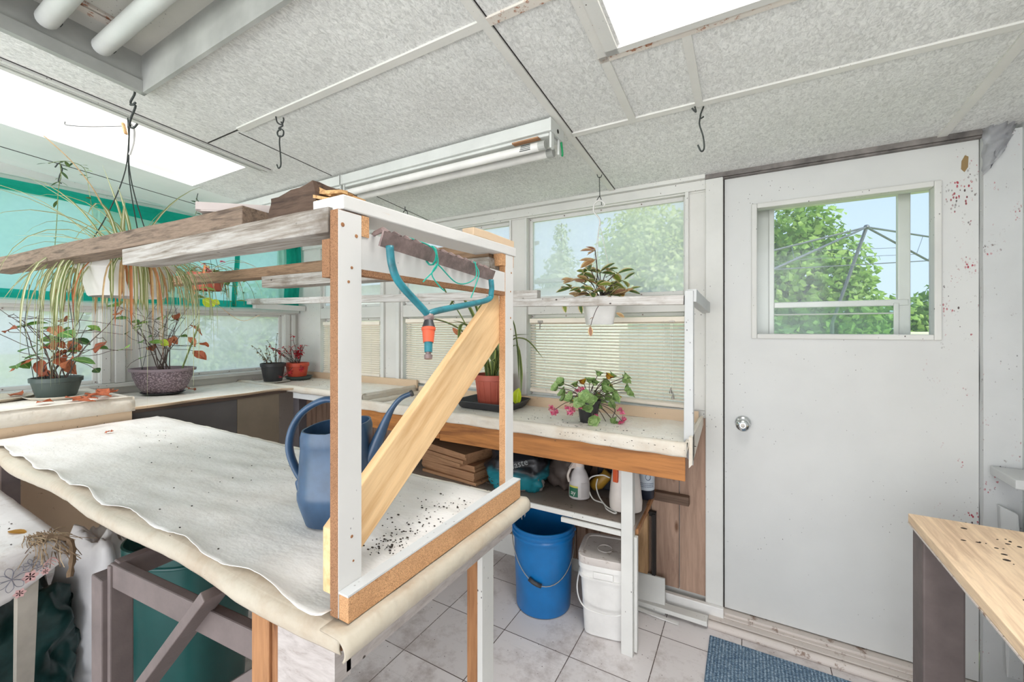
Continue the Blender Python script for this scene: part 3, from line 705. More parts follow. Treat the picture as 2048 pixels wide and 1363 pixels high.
m = MB(); m.sheet(lambda a,b: V(-1.95+.05*b, 1.65+.48*a, -.437+.022*math.sin(PI*b)**.7+.004*mnoise.noise(Vector((a*9,b*3,2)))), 30, 8); part('end_lip', m, M['cream'], c1, smooth=True, solid=.003)
m = MB(); m.box(-2.0,-1.355,1.642,1.654,-.553,-.452).box(-1.352,-.200,1.640,1.654,-.560,-.462); part('edge_board', m, M['trimwood'], c1, 'walnut laminate edge board', bevel=.002)
m = MB(); m.sheet(lambda a,b: V(-1.93+1.73*a, 2.126-.012*b+.004*mnoise.noise(Vector((a*15,b,0))), -.437+.052*(1-b)), 60, 4); m.box(-1.93,-.21,2.127,2.136,-.44,-.392); part('backboard', m, M['backboard'], c1, 'tan upstand below the blind', smooth=False)
lg = MB(); lg.hexa([(-.452,1.70,-1.33),(-.405,1.70,-1.33),(-.405,1.742,-1.33),(-.452,1.742,-1.33),(-.452,1.70,-.475),(-.405,1.70,-.475),(-.405,1.742,-.475),(-.452,1.742,-.475)])
lg.box(-.405,-.392,1.722,1.744,-1.32,-.85)
part('leg', lg, M['white'], c1, 'white timber leg', bevel=.002)
m = MB(); m.hexa([(-.19,1.66,-.515),(-.178,1.66,-.50),(-.178,2.1,-.44),(-.19,2.1,-.44),(-.19,1.66,-.40),(-.178,1.66,-.40),(-.178,2.1,-.40),(-.19,2.1,-.40)]); part('torn_flap', m, M['cream'], c1)
sh = MB(); sh.box(-1.98,-.40,1.722,2.13,-.822,-.805); part('lower_shelf', sh, M['dirtshelf'], c1, 'dirty grey lower shelf')
sh = MB(); sh.box(-1.98,-.453,1.712,1.722,-.826,-.803); sh.box(-.72,-.453,1.705,1.722,-.852,-.832); part('shelf_edge', sh, M['white'], c1, bevel=.002)
sh = MB(); sh.beam((-.398,1.745,-.835),(-.398,2.13,-.80),.012,.022); part('shelf_edge', sh, M['brownwood'], c1)
sh = MB(); sh.box(-.40,-.24,2.10,2.135,-.832,-.79); part('wall_cleat', sh, wood('dark_cleat',(120,96,80),(84,66,54),'x',1), c1, bevel=.003)
# ---- left part of the far wall counter
c2 = thing('corner_counter', 'tan topped counter section in the far corner, holding the red flower', 'counter', (-2.6,1.9,-1.33))
m = MB(); m.sheet(lambda a,b: V(-3.295+1.345*a, 1.69+.45*b, -.392+.003*mnoise.noise(Vector((a*9,b*5,3)))), 60, 20); part('counter_sheet', m, M['counter'], c2, smooth=True)
m = MB(); m.box(-3.295,-1.985,1.70,2.12,-.425,-.402); part('counter_board', m, M['darkpanel'], c2)
m = MB()
def lip2(a,b):
    x = -3.295+1.345*a; dz = .005*mnoise.noise(Vector((x*9,2,1)))
    if b < .4: t=b/.4; return V(x,1.70-.03*t,-.380+dz+.004*math.sin(t*PI))
    t=(b-.4)/.6; return V(x,1.67-.006*math.sin(t*PI),-.380+dz-.036*t-(.008*max(0,mnoise.noise(Vector((x*12,8,1)))) if b>.9 else 0))
m.sheet(lip2, 100, 10); part('front_lip', m, M['cream'], c2, smooth=True, solid=.003)
m = MB(); m.sheet(lambda a,b: V(-1.962+.012*math.sin(PI*b*.6), 1.672+.455*a, -.378-.062*b+.004*mnoise.noise(Vector((a*8,b*3,5)))), 30, 6); part('end_lip', m, M['cream'], c2, smooth=True, solid=.003)
m = MB(); m.box(-2.62,-1.975,1.674,1.69,-.455,-.405); part('edge_board', m, M['peel'], c2, 'grey white edge board', bevel=.002)
m = MB(); m.box(-3.295,-1.95,2.125,2.14,-.40,-.345); part('backboard', m, M['backboard'], c2)
m = MB(); m.box(-2.69,-2.63,1.72,1.78,-1.33,-.43); part('leg', m, M['greypaint'], c2, 'dark grey leg', bevel=.003)
m = MB(); m.box(-2.6,-1.96,1.72,2.13,-.825,-.80); part('lower_shelf', m, M['dirtshelf'], c2)
# ---- counter along the left wall (higher front part, lower part toward the corner)
c3 = thing('left_wall_counter', 'leaf strewn plastic covered counter along the left windows', 'counter', (-3.0,.5,-1.33))
m = MB(); m.sheet(lambda a,b: V(-3.295+.64*b, -.6+1.46*a, -.335+.004*mnoise.noise(Vector((a*9,b*5,3)))), 60, 20)
m.sheet(lambda a,b: V(-3.295+.65*b, .86+.80*a, -.388-.004*math.sin(a*3)+.004*mnoise.noise(Vector((a*9,b*5,3)))), 40, 20); part('counter_sheet', m, M['counter'], c3, smooth=True)
m = MB()
def lip3(a,b):
    y = -.6+1.47*a; t = b*PI*.5; k = .004*mnoise.noise(Vector((y*9,b*2,1)))
    return V(-2.675+.022*math.sin(t)+k, y, -.375+.04*math.cos(t)+k-(.03 if b > .95 else 0))
m.sheet(lip3, 60, 10); part('front_lip', m, M['cream'], c3, 'rounded cream lip', smooth=True, solid=.003)
m = MB(); m.sheet(lambda a,b: V(-2.655-.64*(1-a), .862+.006*math.sin(a*14), -.335-.055*b), 20, 3); part('step_edge', m, M['cream'], c3)
m = MB()
m.sheet(lambda a,b: V(-2.645+(.06 if a>.9 else .0)*((a-.9)*10)**2+.010*math.sin(a*12)-.016*b, .87+.79*a, -.386-.014*b), 40, 3); part('front_lip', m, M['backboard'], c3, 'thin bowed front edge', solid=.003)
m = MB(); m.box(-3.295,-2.68,-.6,.86,-.37,-.345).box(-3.295,-2.67,.862,1.66,-.42,-.398); part('counter_board', m, M['darkpanel'], c3)
m = MB(); m.box(-2.672,-2.660,-.6,.86,-1.0,-.395); part('front_panel', m, M['backboard'], c3, 'tan panel under the front lip')
m = MB(); m.box(-2.70,-2.685,.862,1.36,-1.0,-.405); part('front_panel', m, plain('grey_board',(98,94,92),.8,var=.1,vs_=3), c3, 'dark grey panel below')
m = MB(); m.box(-2.70,-2.685,1.362,1.62,-1.0,-.405); part('front_panel', m, plain('tan_board',(140,126,108),.8,var=.12,vs_=3), c3, 'tan grey panel below')
m = MB(); m.box(-3.28,-3.22,-.55,-.49,-1.33,-.345); part('leg', m, M['greypaint'], c3)
# ---- strip shelf in front of the windows
sf = thing('window_shelf', 'narrow white strip shelf running in front of the far windows', 'shelf', (-1.7,1.7,-1.33))
m = MB(); m.beam((-3.27,1.72,.205),(-.835,1.72,.159),.04,.041,segs=8,rough=.001); part('long_board', m, M['greywhite'], sf, bevel=.002)
m = MB(); m.beam((-1.08,1.715,.126),(-.212,1.715,.112),.05,.036,segs=4,rough=.001); part('short_board', m, M['greywhite'], sf, bevel=.002)
m = MB(); m.beam((-.185,1.70,.128),(-.168,2.145,.098),.034,.048,segs=4,rough=.001); part('bracket_arm', m, M['peel'], sf, bevel=.002)
m = MB(); m.hexa([(-.212,1.69,-.47),(-.178,1.69,-.515),(-.178,1.725,-.48),(-.212,1.725,-.47),(-.208,1.69,.146),(-.178,1.69,.146),(-.178,1.725,.146),(-.208,1.725,.146)]); part('post', m, M['peel'], sf, 'peeling white end post', bevel=.002)
m = MB(); m.beam((-3.2,1.74,.175),(-3.2,2.14,.17),.04,.04); part('bracket_arm', m, M['white'], sf)
# ================================================================== BLINDS
def blind(x0,x1,z0,z1,y,n,tilt,cords,label,sag=0.0):
    b = thing('venetian_blind', label, 'blind', ((x0+x1)/2,y,z1), 'venetian blinds in the lower windows')
    m = MB(); m.box(x0,x1,y-.013,y+.013,z1-.026,z1); part('head_rail', m, M['blind'], b, bevel=.002)
    m = MB(); pitch = (z1-.034-z0-.012)/n
    for i in range(n+1):
        zc = z0+.016+pitch*i
        for k in range(3):
            a0 = -.0125+.025*k/3; a1 = a0+.025/3; c0 = .0018*(1-(a0/.0125)**2); c1_ = .0018*(1-(a1/.0125)**2)
            ct, st = math.cos(tilt), math.sin(tilt)
            q = [(x0+.004,a0,c0),(x1-.004,a0,c0),(x1-.004,a1,c1_),(x0+.004,a1,c1_)]
            f = 1-i/n
            m.face([m.bm.verts.new((p[0], y+p[1]*ct-p[2]*st, zc+p[1]*st+p[2]*ct-sag*f*((p[0]-x0)/(x1-x0)))) for p in q])
    bmesh.ops.remove_doubles(m.bm, verts=m.bm.verts[:], dist=1e-6)
    part('slats', m, M['blind'], b, solid=.0012, recalc=False)
    m = MB(); m.hexa([(x0,y-.011,z0-.006),(x1,y-.011,z0-.006-sag),(x1,y+.011,z0-.006-sag),(x0,y+.011,z0-.006),(x0,y-.011,z0+.012),(x1,y-.011,z0+.012-sag),(x1,y+.011,z0+.012-sag),(x0,y+.011,z0+.012)]); part('bottom_rail', m, M['blind'], b, bevel=.003)
    for c in cords:
        m = MB(); m.tube([V(c,y-.0135,z1-.02),V(c,y-.0135,z0)], .0008, 4); part('ladder_cord', m, M['cord'], b)
    return b
b3 = blind(-1.105,-.258,-.355,.062,2.165,23,.30,(-1.0,-.68,-.36),'cream venetian blind with hanging cord tassels, nearest the door',sag=.022)
m = MB(); m.tube([V(-.327,2.148,.03),V(-.327,2.146,-.285)], .001, 5); m.tube([V(-.321,2.148,.03),V(-.317,2.146,-.31)], .001, 5); cd = part('pull_cord', m, M['cord'], b3)
m = MB(); m.lathe([(.0015,0),(.007,-.026),(.007,-.030)], (-.327,2.146,-.283), 10); m.lathe([(.0015,0),(.007,-.026),(.007,-.030)], (-.317,2.146,-.308), 10); part('tassel', m, M['steel'], cd)
m = MB(); m.tube([V(-1.035,2.148,.04),V(-1.035,2.146,.0)],.003,6); m.box(-1.05,-1.02,2.147,2.152,.036,.05); part('tilt_fitting', m, M['steel'], b3)
m = MB(); m.box(-.335,-.31,2.147,2.152,.035,.041); part('cord_lock', m, M['steel'], b3)
blind(-2.08,-1.245,-.362,.072,2.165,25,.42,(-1.98,-1.66,-1.33),'cream venetian blind in the middle lower window behind the rake')
blind(-2.975,-2.335,-.345,.058,2.165,22,.62,(-2.9,-2.65,-2.42),'cream venetian blind nearest the corner, behind the red flowers')
# ================================================================== MAIN TABLE AND RACK
tb = thing('work_table', 'long timber work table in the middle with grey and raw wood legs', 'table', (-1.55,.7,-1.33))
m = MB(); m.box(-2.655,-.53,.415,.985,-.483,-.462); part('tabletop', m, M['chipdark'], tb)
m = MB(); m.box(-.575,-.552,.44,.975,-.545,-.484); part('apron', m, M['apron'], tb, 'white apron board', bevel=.002)
m = MB(); m.box(-.79,-.735,.425,.475,-1.33,-.483).box(-.735,-.672,.43,.48,-1.33,-.50); part('leg', m, M['brownwood'], tb, 'raw brown double leg', bevel=.002)
m = MB(); m.hexa([(-.675,.405,-.62),(-.552,.42,-.55),(-.552,.45,-.55),(-.675,.44,-.62),(-.675,.405,-.488),(-.552,.42,-.488),(-.552,.45,-.488),(-.675,.44,-.488)]); part('corner_block', m, M['apron'], tb)
m = MB(); m.box(-.660,-.622,.915,.96,-1.33,-.483); part('leg', m, M['brownwood'], tb, 'raw brown leg', bevel=.002)
m = MB(); m.box(-.622,-.606,.908,.965,-1.33,-.50); part('leg_face', m, M['white'], tb, 'white painted facing of the back leg', bevel=.002)
m = MB(); m.box(-1.40,-1.335,.375,.43,-1.33,-.60); m.box(-1.335,-1.318,.385,.43,-1.33,-.565); part('leg', m, M['greylegs'], tb, 'dark grey post', bevel=.003)
m = MB(); m.beam((-1.325,.40,-.585),(-1.325,.96,-.565),.03,.052); part('rail', m, M['greylegs'], tb, bevel=.003)
m = MB(); m.beam((-1.335,.40,-.590),(-.74,.445,-.585),.022,.056,segs=1); part('rail', m, M['greylegs'], tb, bevel=.003)
m = MB(); m.beam((-.885,.41,-.50),(-1.31,.385,-.95),.020,.046,up=(0,1,0)); part('brace', m, M['greylegs'], tb, bevel=.002)
m = MB(); m.beam((-.745,.455,-.60),(-1.30,.41,-1.02),.020,.044,up=(0,1,0)); part('brace', m, M['greylegs'], tb, bevel=.002)
m = MB(); m.box(-2.62,-2.57,.43,.48,-1.33,-.483); part('leg', m, M['greylegs'], tb); 
m = MB(); m.box(-2.62,-2.57,.92,.97,-1.33,-.483); part('leg', m, M['greylegs'], tb)
# cream plastic wrapped over the edges (long near edge, short right edge)
def nearY(x): return .375+.024*math.sin((x+.54)*9)*.25+ (x+2.66)/2.12*.032
cl = thing('plastic_table_cover', 'cream plastic cover wrapped over the edges of the work table', 'table cover', (-1.55,.7,-.46))
m = MB()
def ce(a,b):
    x = -2.655+2.13*a; t = b*PI*.62; k = .007*mnoise.noise(Vector((x*7,b*1.5,1)))+.003*mnoise.noise(Vector((x*22,b*3,1)))
    k *= .4; y = nearY(x); r = .024+k*.8
    if b < .22: u = b/.22; return V(x, y+.05*(1-u)+.012, -.452+k*.3)
    t = (b-.22)/.78*PI*.72
    return V(x, y+.016-r*math.sin(t)*.72, -.452-r*.80*(1-math.cos(t))+k*.4)
m.sheet(ce, 150, 14); part('near_roll', m, M['roll'], cl, 'rolled cream near edge', smooth=True, solid=.003)
m = MB()
def ce2(a,b):
    y = .40+.585*a; k = .003*mnoise.noise(Vector((y*14,b*2,6)))
    if b < .25: u = b/.25; return V(-.56+.04*u, y, -.4515+k*.3)
    t = (b-.25)/.75*PI*.75
    return V(-.520+.016*math.sin(t)+k, y, -.4515-.018*(1-math.cos(t))+k)
m.sheet(ce2, 50, 12); part('end_roll', m, M['roll'], cl, 'rolled cream right edge', smooth=True, solid=.003)
m = MB(); m.sheet(lambda a,b: V(-2.655+2.13*a, .945+.04*b+.004*mnoise.noise(Vector((a*20,b,3))), -.452-.004*b*b+.003*mnoise.noise(Vector((a*40,b*4,3)))), 100, 4); part('far_edge', m, M['counter'], cl, smooth=True, solid=.002)
m = MB(); m.sheet(lambda a,b: V(-.53+.012*b, .955+.04*a, -.455-.035*b*(.4+abs(math.sin(a*7)))), 8, 4); part('corner_flap', m, M['clearbag'], cl)
# white vinyl sheet with curled near edge
m = MB()
def vs_f(a,b):
    x = -2.64+2.075*a; ys = nearY(x)+.022-.012*a+.012*mnoise.noise(Vector((x*4.5,3.3,0)))+.007*mnoise.noise(Vector((x*13,7.7,0)))+.003*mnoise.noise(Vector((x*40,1.7,0))); y = ys+(.955-ys)*b
    wr = .006*mnoise.noise(Vector((x*4+y*5,y*14-x*3,2)))+.0035*mnoise.noise(Vector((x*9,y*20,7)))
    z = -.4465+wr*(1 if x > -1.6 else .5)
    if b < .07: z += .010*(1-b/.07)**2*(1+.8*math.sin(x*23))
    if a > .965: z += .004*((a-.965)/.035)**2
    return V(x,y,max(z,-.4495))
m.sheet(vs_f, 170, 60)
vin = single('vinyl_sheet', m, M['vinyl'], 'dirty white vinyl sheet with a curled edge lying over the work table', 'table sheet', smooth=True, solid=.0012)
# ---- the rack standing on the table
rk = thing('plant_rack', 'white and raw board rack standing on the work table', 'rack', (-1.2,.7,-.445))
m = MB(); m.hexa([(-.548,.425,-.447),(-.527,.425,-.447),(-.527,.972,-.447),(-.548,.972,-.447),(-.548,.425,-.408),(-.527,.425,-.408),(-.527,.972,-.401),(-.548,.972,-.401)]); part('base_board', m, [M['chip']], rk, 'raw chipboard base edge')
m = MB(); m.hexa([(-.5485,.424,-.4075),(-.5265,.424,-.4075),(-.5265,.973,-.4005),(-.5485,.973,-.4005),(-.5485,.424,-.4045),(-.5265,.424,-.4045),(-.5265,.973,-.3975),(-.5485,.973,-.3975)]); part('base_board_face', m, M['peel'], rk)
def post(y0,y1,z1,x0=-.568,x1=-.550):
    m = MB(); m.box(x0,x1,y0,y1,-.447,z1); p_ = part('post', m, M['chipdark'] if y0<.6 else M['chip'], rk, 'chipboard post with white face')
    m = MB(); m.box(x1,x1+.0012,y0+.0005,y1,-.446,z1-.001); part('white_face', m, M['beamwhite'], p_)
    return p_
pn = post(.424,.468,.186); pf = post(.932,.972,.196)
m = MB()
for (y,z,r) in ((.432,.163,.004),(.458,.150,.0035),(.449,.098,.0028),(.443,.075,.0028),(.449,-.33,.003),(.452,-.37,.002),(.962,.15,.003),(.958,.10,.0025),(.958,.03,.003),(.958,-.0,.002)): m.tube([V(-.5492,y,z),V(-.5478,y,z)], [r,r*.7], 8)
part('screw_hole', m, M['brownwood'], pn)
m = MB(); m.box(-.588,-.569,.424,.47,.082,.142); part('chip_cleat', m, M['chipdark'], rk)
m = MB(); m.hexa([(-.566,.47,.098),(-.551,.47,.098),(-.551,.932,.092),(-.566,.932,.092),(-.566,.47,.160),(-.551,.47,.160),(-.551,.932,.148),(-.566,.932,.148)]); part('cross_beam', m, M['beamwhite'], rk, 'white melamine cross beam')
m = MB(); m.box(-.5665,-.5505,.47,.932,.088,.098); part('cross_beam_edge', m, M['chipdark'], rk)
m = MB(); m.box(-.566,-.549,.4685,.484,.152,.186); part('chip_block', m, M['chip'], rk)
m = MB(); m.box(-.575,-.549,.915,.975,.165,.198); part('chip_block', m, M['chip'], rk)
m = MB(); m.beam((-.585,.432,.199),(-.585,.985,.208),.075,.024,segs=6,rough=.0008); part('top_board', m, M['beamwhite'], rk, bevel=.002)
m = MB(); m.beam((-.575,.80,.230),(-.572,.99,.231),.035,.02,segs=3,rough=.001); part('top_strip', m, M['backboard'], rk, 'pale bare wood strip', bevel=.002)
m = MB(); m.beam((-1.39,.462,.184),(-.572,.455,.173),.064,.04,segs=10,rough=.0012); part('near_slat', m, M['oldslat'], rk, 'thick grey white slat', bevel=.002)
m = MB(); m.beam((-1.575,.915,.175),(-.572,.92,.165),.064,.04,segs=10,rough=.0012); part('far_slat', m, M['oldslat'], rk, bevel=.002)
m = MB(); m.beam((-2.43,.93,.228),(-.58,.93,.205),.06,.038,segs=10,rough=.001); part('far_upper_slat', m, M['weather2'], rk, 'bare brown upper slat', bevel=.002)
m = MB(); m.hexa([(-.588,.425,-.416),(-.5685,.425,-.416),(-.5685,.945,-.028),(-.588,.945,-.028),(-.588,.425,-.314),(-.5685,.425,-.314),(-.5685,.93,.105),(-.588,.93,.105)]); part('diagonal_brace', m, M['pine'], rk, 'fresh pine diagonal brace', bevel=.002)
m = MB(); m.hexa([(-.585,.455,.212),(-.548,.455,.206),(-.548,.53,.201),(-.585,.55,.212),(-.585,.455,.222),(-.56,.46,.216),(-.552,.515,.207),(-.585,.56,.222)]); part('splinter', m, M['split'], rk)
m = MB(); m.beam((-2.40,.395,.228),(-.885,.49,.226),.066,.044,segs=12,rough=.0014)
single('weathered_board', m, M['weather'], 'long weathered grey brown board lying loose across the top of the rack', 'board', bevel=.002)
# broken lump of timber on the rack top
m = MB()
def lump(i,j):
    pass
pr = random.Random(5)
L0 = [(-.83,.475),(-.80,.462),(-.74,.458),(-.675,.462)]
pts = []
m.hexa([(-.80,.462,.208),(-.66,.462,.206),(-.66,.56,.206),(-.80,.56,.208),(-.795,.464,.248),(-.665,.464,.262),(-.665,.556,.262),(-.795,.556,.252)])
bmesh.ops.subdivide_edges(m.bm, edges=m.bm.edges[:], cuts=5, use_grid_fill=True)
for v in m.bm.verts: v.co += Vector((mnoise.noise(v.co*40),mnoise.noise(v.co*40+Vector((9,0,0))),mnoise.noise(v.co*30+Vector((0,9,0)))))*.004
lum = single('broken_timber', m, M['rot'], 'dark broken lump of timber with a splintered end on top of the rack', 'timber', smooth=False)
m = MB()
for k in range(26):
    y = pr.uniform(.466,.555); z = pr.uniform(.212,.258); l = pr.uniform(.03,.085)*(1.25-(z-.21)*14) 
    m.beam((-.668,y,z),(-.668+l,y+pr.uniform(-.004,.012),z-.012*pr.random()-l*.12),.012,.006,segs=2,rough=.001)
part('splintered_end', m, M['split'], lum, 'pale splintered end')
# white trim offcut with a stick in it
m = MB(); a_, b__ = V(-1.03,.448,.255), V(-.83,.60,.250)
m.beam(a_,b__,.034,.006); sdv = (b__-a_).cross(V(0,0,1)).normalized(); m.beam(a_+sdv*.016+V(0,0,.008),b__+sdv*.016+V(0,0,.008),.004,.016); m.beam(a_-sdv*.016+V(0,0,.008),b__-sdv*.016+V(0,0,.008),.004,.016)
m.beam(a_+V(0,0,.006),a_+V(0,0,.006)+(b__-a_).normalized()*.01,.034,.018)
tr = single('trim_offcut', m, plain('dusty_white_trim',(190,178,172),.6), 'short white trough shaped trim offcut lying on the weathered board', 'trim')
m = MB(); d_ = (b__-a_).normalized(); m.beam(a_+d_*.02+V(0,0,.010),b__+V(0,0,.010),.014,.010); single('wood_stick', m, M['pine'], 'thin brown stick lying in the white trim offcut', 'stick')
# ================================================================== RAKE HEAD hung on the rack
rk2 = thing('rake_head', 'teal garden rake head tied under the rack top', 'rake', (-.52,.65,.05))
e1, e2 = V(-.512,.478,.147), V(-.530,.845,.128)
m = MB(); dv = (e2-e1); n_ = 24
def barf(a,b):
    p = e1.lerp(e2,a); return p+V(.010*(b-.5)-.002, 0, .024*(b-.5))
m.sheet(barf, 24, 2); part('bar', m, M['rust'], rk2, 'rusty toothed bar', solid=.004)
for k in range(13):
    m = MB(); p = e1.lerp(e2, .05+.9*k/12); m.tube([p+V(-.004,0,.012),p+V(-.016,0,.020),p+V(-.036,0,.016),p+V(-.05,0,.008)], [.005,.005,.004,.002], 6); part('tooth', m, M['rust'], rk2)
sock = V(-.512,.590,.022)
m = MB(); m.tube(catmull([e1+V(.006,.010,-.012),e1+V(.010,.012,-.045),e1+V(.010,.03,-.072),sock+V(.0,-.012,.012),sock],8),[.0065]*33,10); part('bow_arm', m, M['teal'], rk2, smooth=True)
m = MB(); m.tube(catmull([e2+V(.006,-.022,-.012),e2+V(.008,-.024,-.04),e2+V(.006,-.045,-.062),sock+V(0,.02,.012),sock],8),[.0065]*33,10); part('bow_arm', m, M['teal'], rk2, smooth=True)
tip = V(-.50,.575,-.052); ax = (tip-sock).normalized()
def seg(t0,t1,r0,r1,mat,nm):
    m = MB(); m.tube([sock.lerp(tip,t0),sock.lerp(tip,(t0+t1)/2),sock.lerp(tip,t1)],[r0,(r0+r1)/2,r1],14); return part(nm,m,mat,rk2,smooth=True,auto=40)
seg(-.05,.10,.006,.008,M['rust'],'neck'); seg(.08,.27,.008,.0125,M['blackplastic'],'socket_cap'); seg(.26,.33,.013,.0125,M['orange'],'socket_collar'); seg(.33,.62,.0115,.0095,M['orange'],'socket'); seg(.62,.86,.0075,.007,M['teal'],'shaft'); seg(.86,.92,.005,.0045,M['rust'],'shaft_end'); seg(.92,1.02,.0075,.007,M['rust'],'shaft_end')
m = MB(); m.ball(sock,.010); part('weld', m, M['rust'], rk2, smooth=True)
m = MB(); q = e1.lerp(e2,.34); q2 = e1.lerp(e2,.72)
m.tube(catmull([q+V(-.03,-.03,.03),q+V(.004,0,.012),q+V(.012,.005,-.02),q+V(.008,-.03,-.055)],6),.0013,5); m.tube(catmull([q+V(.012,.004,-.018),q+V(.013,-.012,-.04),q+V(.012,.012,-.06),q+V(.008,.03,-.066)],6),.0013,5)
m.tube(catmull([q+V(.012,.005,-.018),q.lerp(q2,.5)+V(.015,0,-.045),q2+V(.012,0,-.022),q2+V(.008,.006,.014)],8),.0013,5); m.tube(catmull([q2+V(0,.01,.016),q2+V(.013,.012,-.01),q2+V(.012,0,-.04),q2+V(.009,-.012,-.066)],8),.0013,5)
for k in range(2): m.tube([q+V(.0+.013*math.cos(a*PI/5),.003*k,-.002+.018*math.sin(a*PI/5)) for a in range(11)],.0013,5)
single('green_twine', m, M['string'], 'bright green twine knotted round the rake head bar', 'string')
# ================================================================== WATERING CAN
wc = thing('watering_can', 'slate blue plastic watering can standing behind the rack post', 'watering can', (-.84,.646,-.445))
cx, cy = -.840,.646
ang = math.atan2(.494,.869)     # long axis across the view
R3 = Matrix.Rotation(ang,3,'Z')
m = MB()
prof = [(.058,-.446),(.066,-.444),(.080,-.40),(.0835,-.385),(.0835,-.37),(.0815,-.365),(.079,-.30),(.0765,-.272),(.0775,-.266),(.0775,-.245),(.074,-.232),(.070,-.232),(.071,-.25),(.074,-.30),(.078,-.37),(.06,-.435)]
m.lathe(prof,(cx,cy,0),40,sx=1.0,sy=.86,sq=.5,rz=ang)
for v in m.bm.verts:
    if v.co.z > -.29: 
        l = R3.transposed()@(v.co-Vector((cx,cy,0))); v.co.z += (.018*max(0,l.x/.08)+.012*max(0,l.y/.07)**2)*min(1,(v.co.z+.29)/.04)
part('body', m, M['bluecan'], wc, smooth=True, auto=35)
def lc(x,z,y=0): return V(cx,cy,0)+(R3@V(x,y,0))+V(0,0,z)
m = MB(); hp = catmull([lc(-.068,-.365),lc(-.092,-.338),lc(-.112,-.285),lc(-.106,-.235),lc(-.078,-.192),lc(-.03,-.166),lc(.008,-.172),lc(.03,-.20),lc(.034,-.236)],8)
m.tube(hp, [.0125]*len(hp), 12, flat=.62); part('handle', m, M['bluecan'], wc, smooth=True)
m = MB(); sp = catmull([lc(.058,-.36),lc(.084,-.29),lc(.106,-.235),lc(.127,-.19),lc(.149,-.163),lc(.176,-.150)],8); n = len(sp)
m.tube(sp, [.022-.0155*min(1,i/(n*.62)) for i in range(n)], 14, flat=.85); part('spout', m, M['bluecan'], wc, smooth=True)
m = MB(); m.tube([lc(.173,-.1515),lc(.1775,-.1495)],[.0075,.0075],12); part('spout_tip', m, M['blackplastic'], wc)
m = MB(); m.hexa([lc(-.088,-.39,-.012),lc(-.068,-.39,-.012),lc(-.068,-.39,.012),lc(-.088,-.39,.012),lc(-.098,-.355,-.01),lc(-.07,-.34,-.01),lc(-.07,-.34,.01),lc(-.098,-.355,.01)]); part('handle_root', m, M['bluecan'], wc, bevel=.006)
# ================================================================== UNDER THE COUNTER
bk = thing('blue_bucket', 'bright blue plastic bucket with wire handle under the counter', 'bucket', (-.868,1.84,-1.33))
bx_, by_ = -.868,1.838
m = MB(); pr_ = [(.0001,-1.325),(.128,-1.326),(.131,-1.32),(.143,-1.0),(.1445,-.985),(.151,-.985),(.151,-.978),(.146,-.972),(.146,-.965),(.152,-.963),(.152,-.956),(.1465,-.952),(.1475,-.942),(.151,-.94),(.151,-.934),(.144,-.934),(.128,-1.315),(.0001,-1.318)]
m.lathe(pr_,(bx_,by_,0),56,close=False); part('body', m, M['bluebucket'], bk, smooth=True, auto=35)
cd_ = V(-FX,-FY,0); rt_ = V(RX,RY,0)
m = MB(); hpts = [V(bx_,by_,0)+rt_*(-.152*math.cos(t))+V(0,0,-.975)+(cd_*.152*math.sin(t)*.98)+V(0,0,-.19*math.sin(t)) for t in [PI*i/24 for i in range(25)]]
m.tube(hpts,.0022,6); wh = part('wire_handle', m, M['steel'], bk, smooth=True)
m = MB(); m.tube(hpts[8:12],.0095,12); part('grip', m, M['blackplastic'], wh, 'black grip', smooth=True)
m = MB()
for s_ in (-1,1): m.ball(V(bx_,by_,-.975)+rt_*(s_*.151),.009)
part('ear', m, M['bluebucket'], bk, smooth=True)
# square white pails, two nested, with a dirty lid
px, py = -.552,1.835; pang = .16
def pail(name,label,z0,h,r0,r1,handle):
    p = thing(name,label,'pail',(px,py,z0),'nested white square pails')
    m = MB(); m.lathe([(r0*.9,z0),(r0,z0+.006),(r0+(r1-r0)*.86,z0+h*.80),(r1+.006,z0+h*.805),(r1+.007,z0+h*.83),(r1+.001,z0+h*.835),(r1+.002,z0+h*.93),(r1+.007,z0+h*.935),(r1+.007,z0+h),(r1,z0+h),(r1*.97,z0+h*.9),(r0*.95,z0+.02)],(px,py,0),48,sq=3.2,rz=pang+PI/4*0)
    part('body', m, M['pail'], p, smooth=True, auto=30)
    Rm = Matrix.Rotation(pang,3,'Z')
    def l(x,y,z): return V(px,py,0)+Rm@V(x,y,0)+V(0,0,z)
    for s_,d in ((-1,'front'),):
        m = MB(); m.rbox(l(0,-(r1+.004),z0+h*.835),.085,.008,h*.085,pang); part('label_tab', m, M['pail'], p, bevel=.003)
    if handle:
        m = MB(); m.tube(catmull([l(-r1-.01,-.0,z0+h*.80),l(-r1-.014,-.06,z0+h*.55),l(-r1*.75,-r1-.018,z0+h*.46),l(0,-r1-.024,z0+h*.415),l(r1*.75,-r1-.018,z0+h*.46),l(r1+.014,-.06,z0+h*.55),l(r1+.01,0,z0+h*.80)],8),.0032,7); part('handle', m, M['pail'], p, smooth=True)
    return p
pail('white_pail','lower white square pail standing on the floor beside the blue bucket',-1.33,.318,.092,.108,True)
pail('white_pail','upper white square pail nested in the lower one, under the dirty lid',-1.26,.276,.086,.104,False)
lidt = thing('pail_lid','dirty white square lid on top of the nested pails','lid',(px,py,-.984))
m = MB(); m.lathe([(.114,-1.012),(.116,-1.008),(.116,-.984),(.113,-.980),(.098,-.980),(.094,-.984),(.0001,-.984)],(px,py,0),48,sq=3.2,rz=pang,close=False); part('lid_panel', m, M['dirtylid'], lidt, smooth=True, auto=30)
m = MB(); m.lathe([(.030,-.985),(.031,-.981),(.033,-.981),(.034,-.985)],(px-.005,py-.01,0),32,close=False); part('ring', m, M['dirtylid'], lidt, smooth=True)
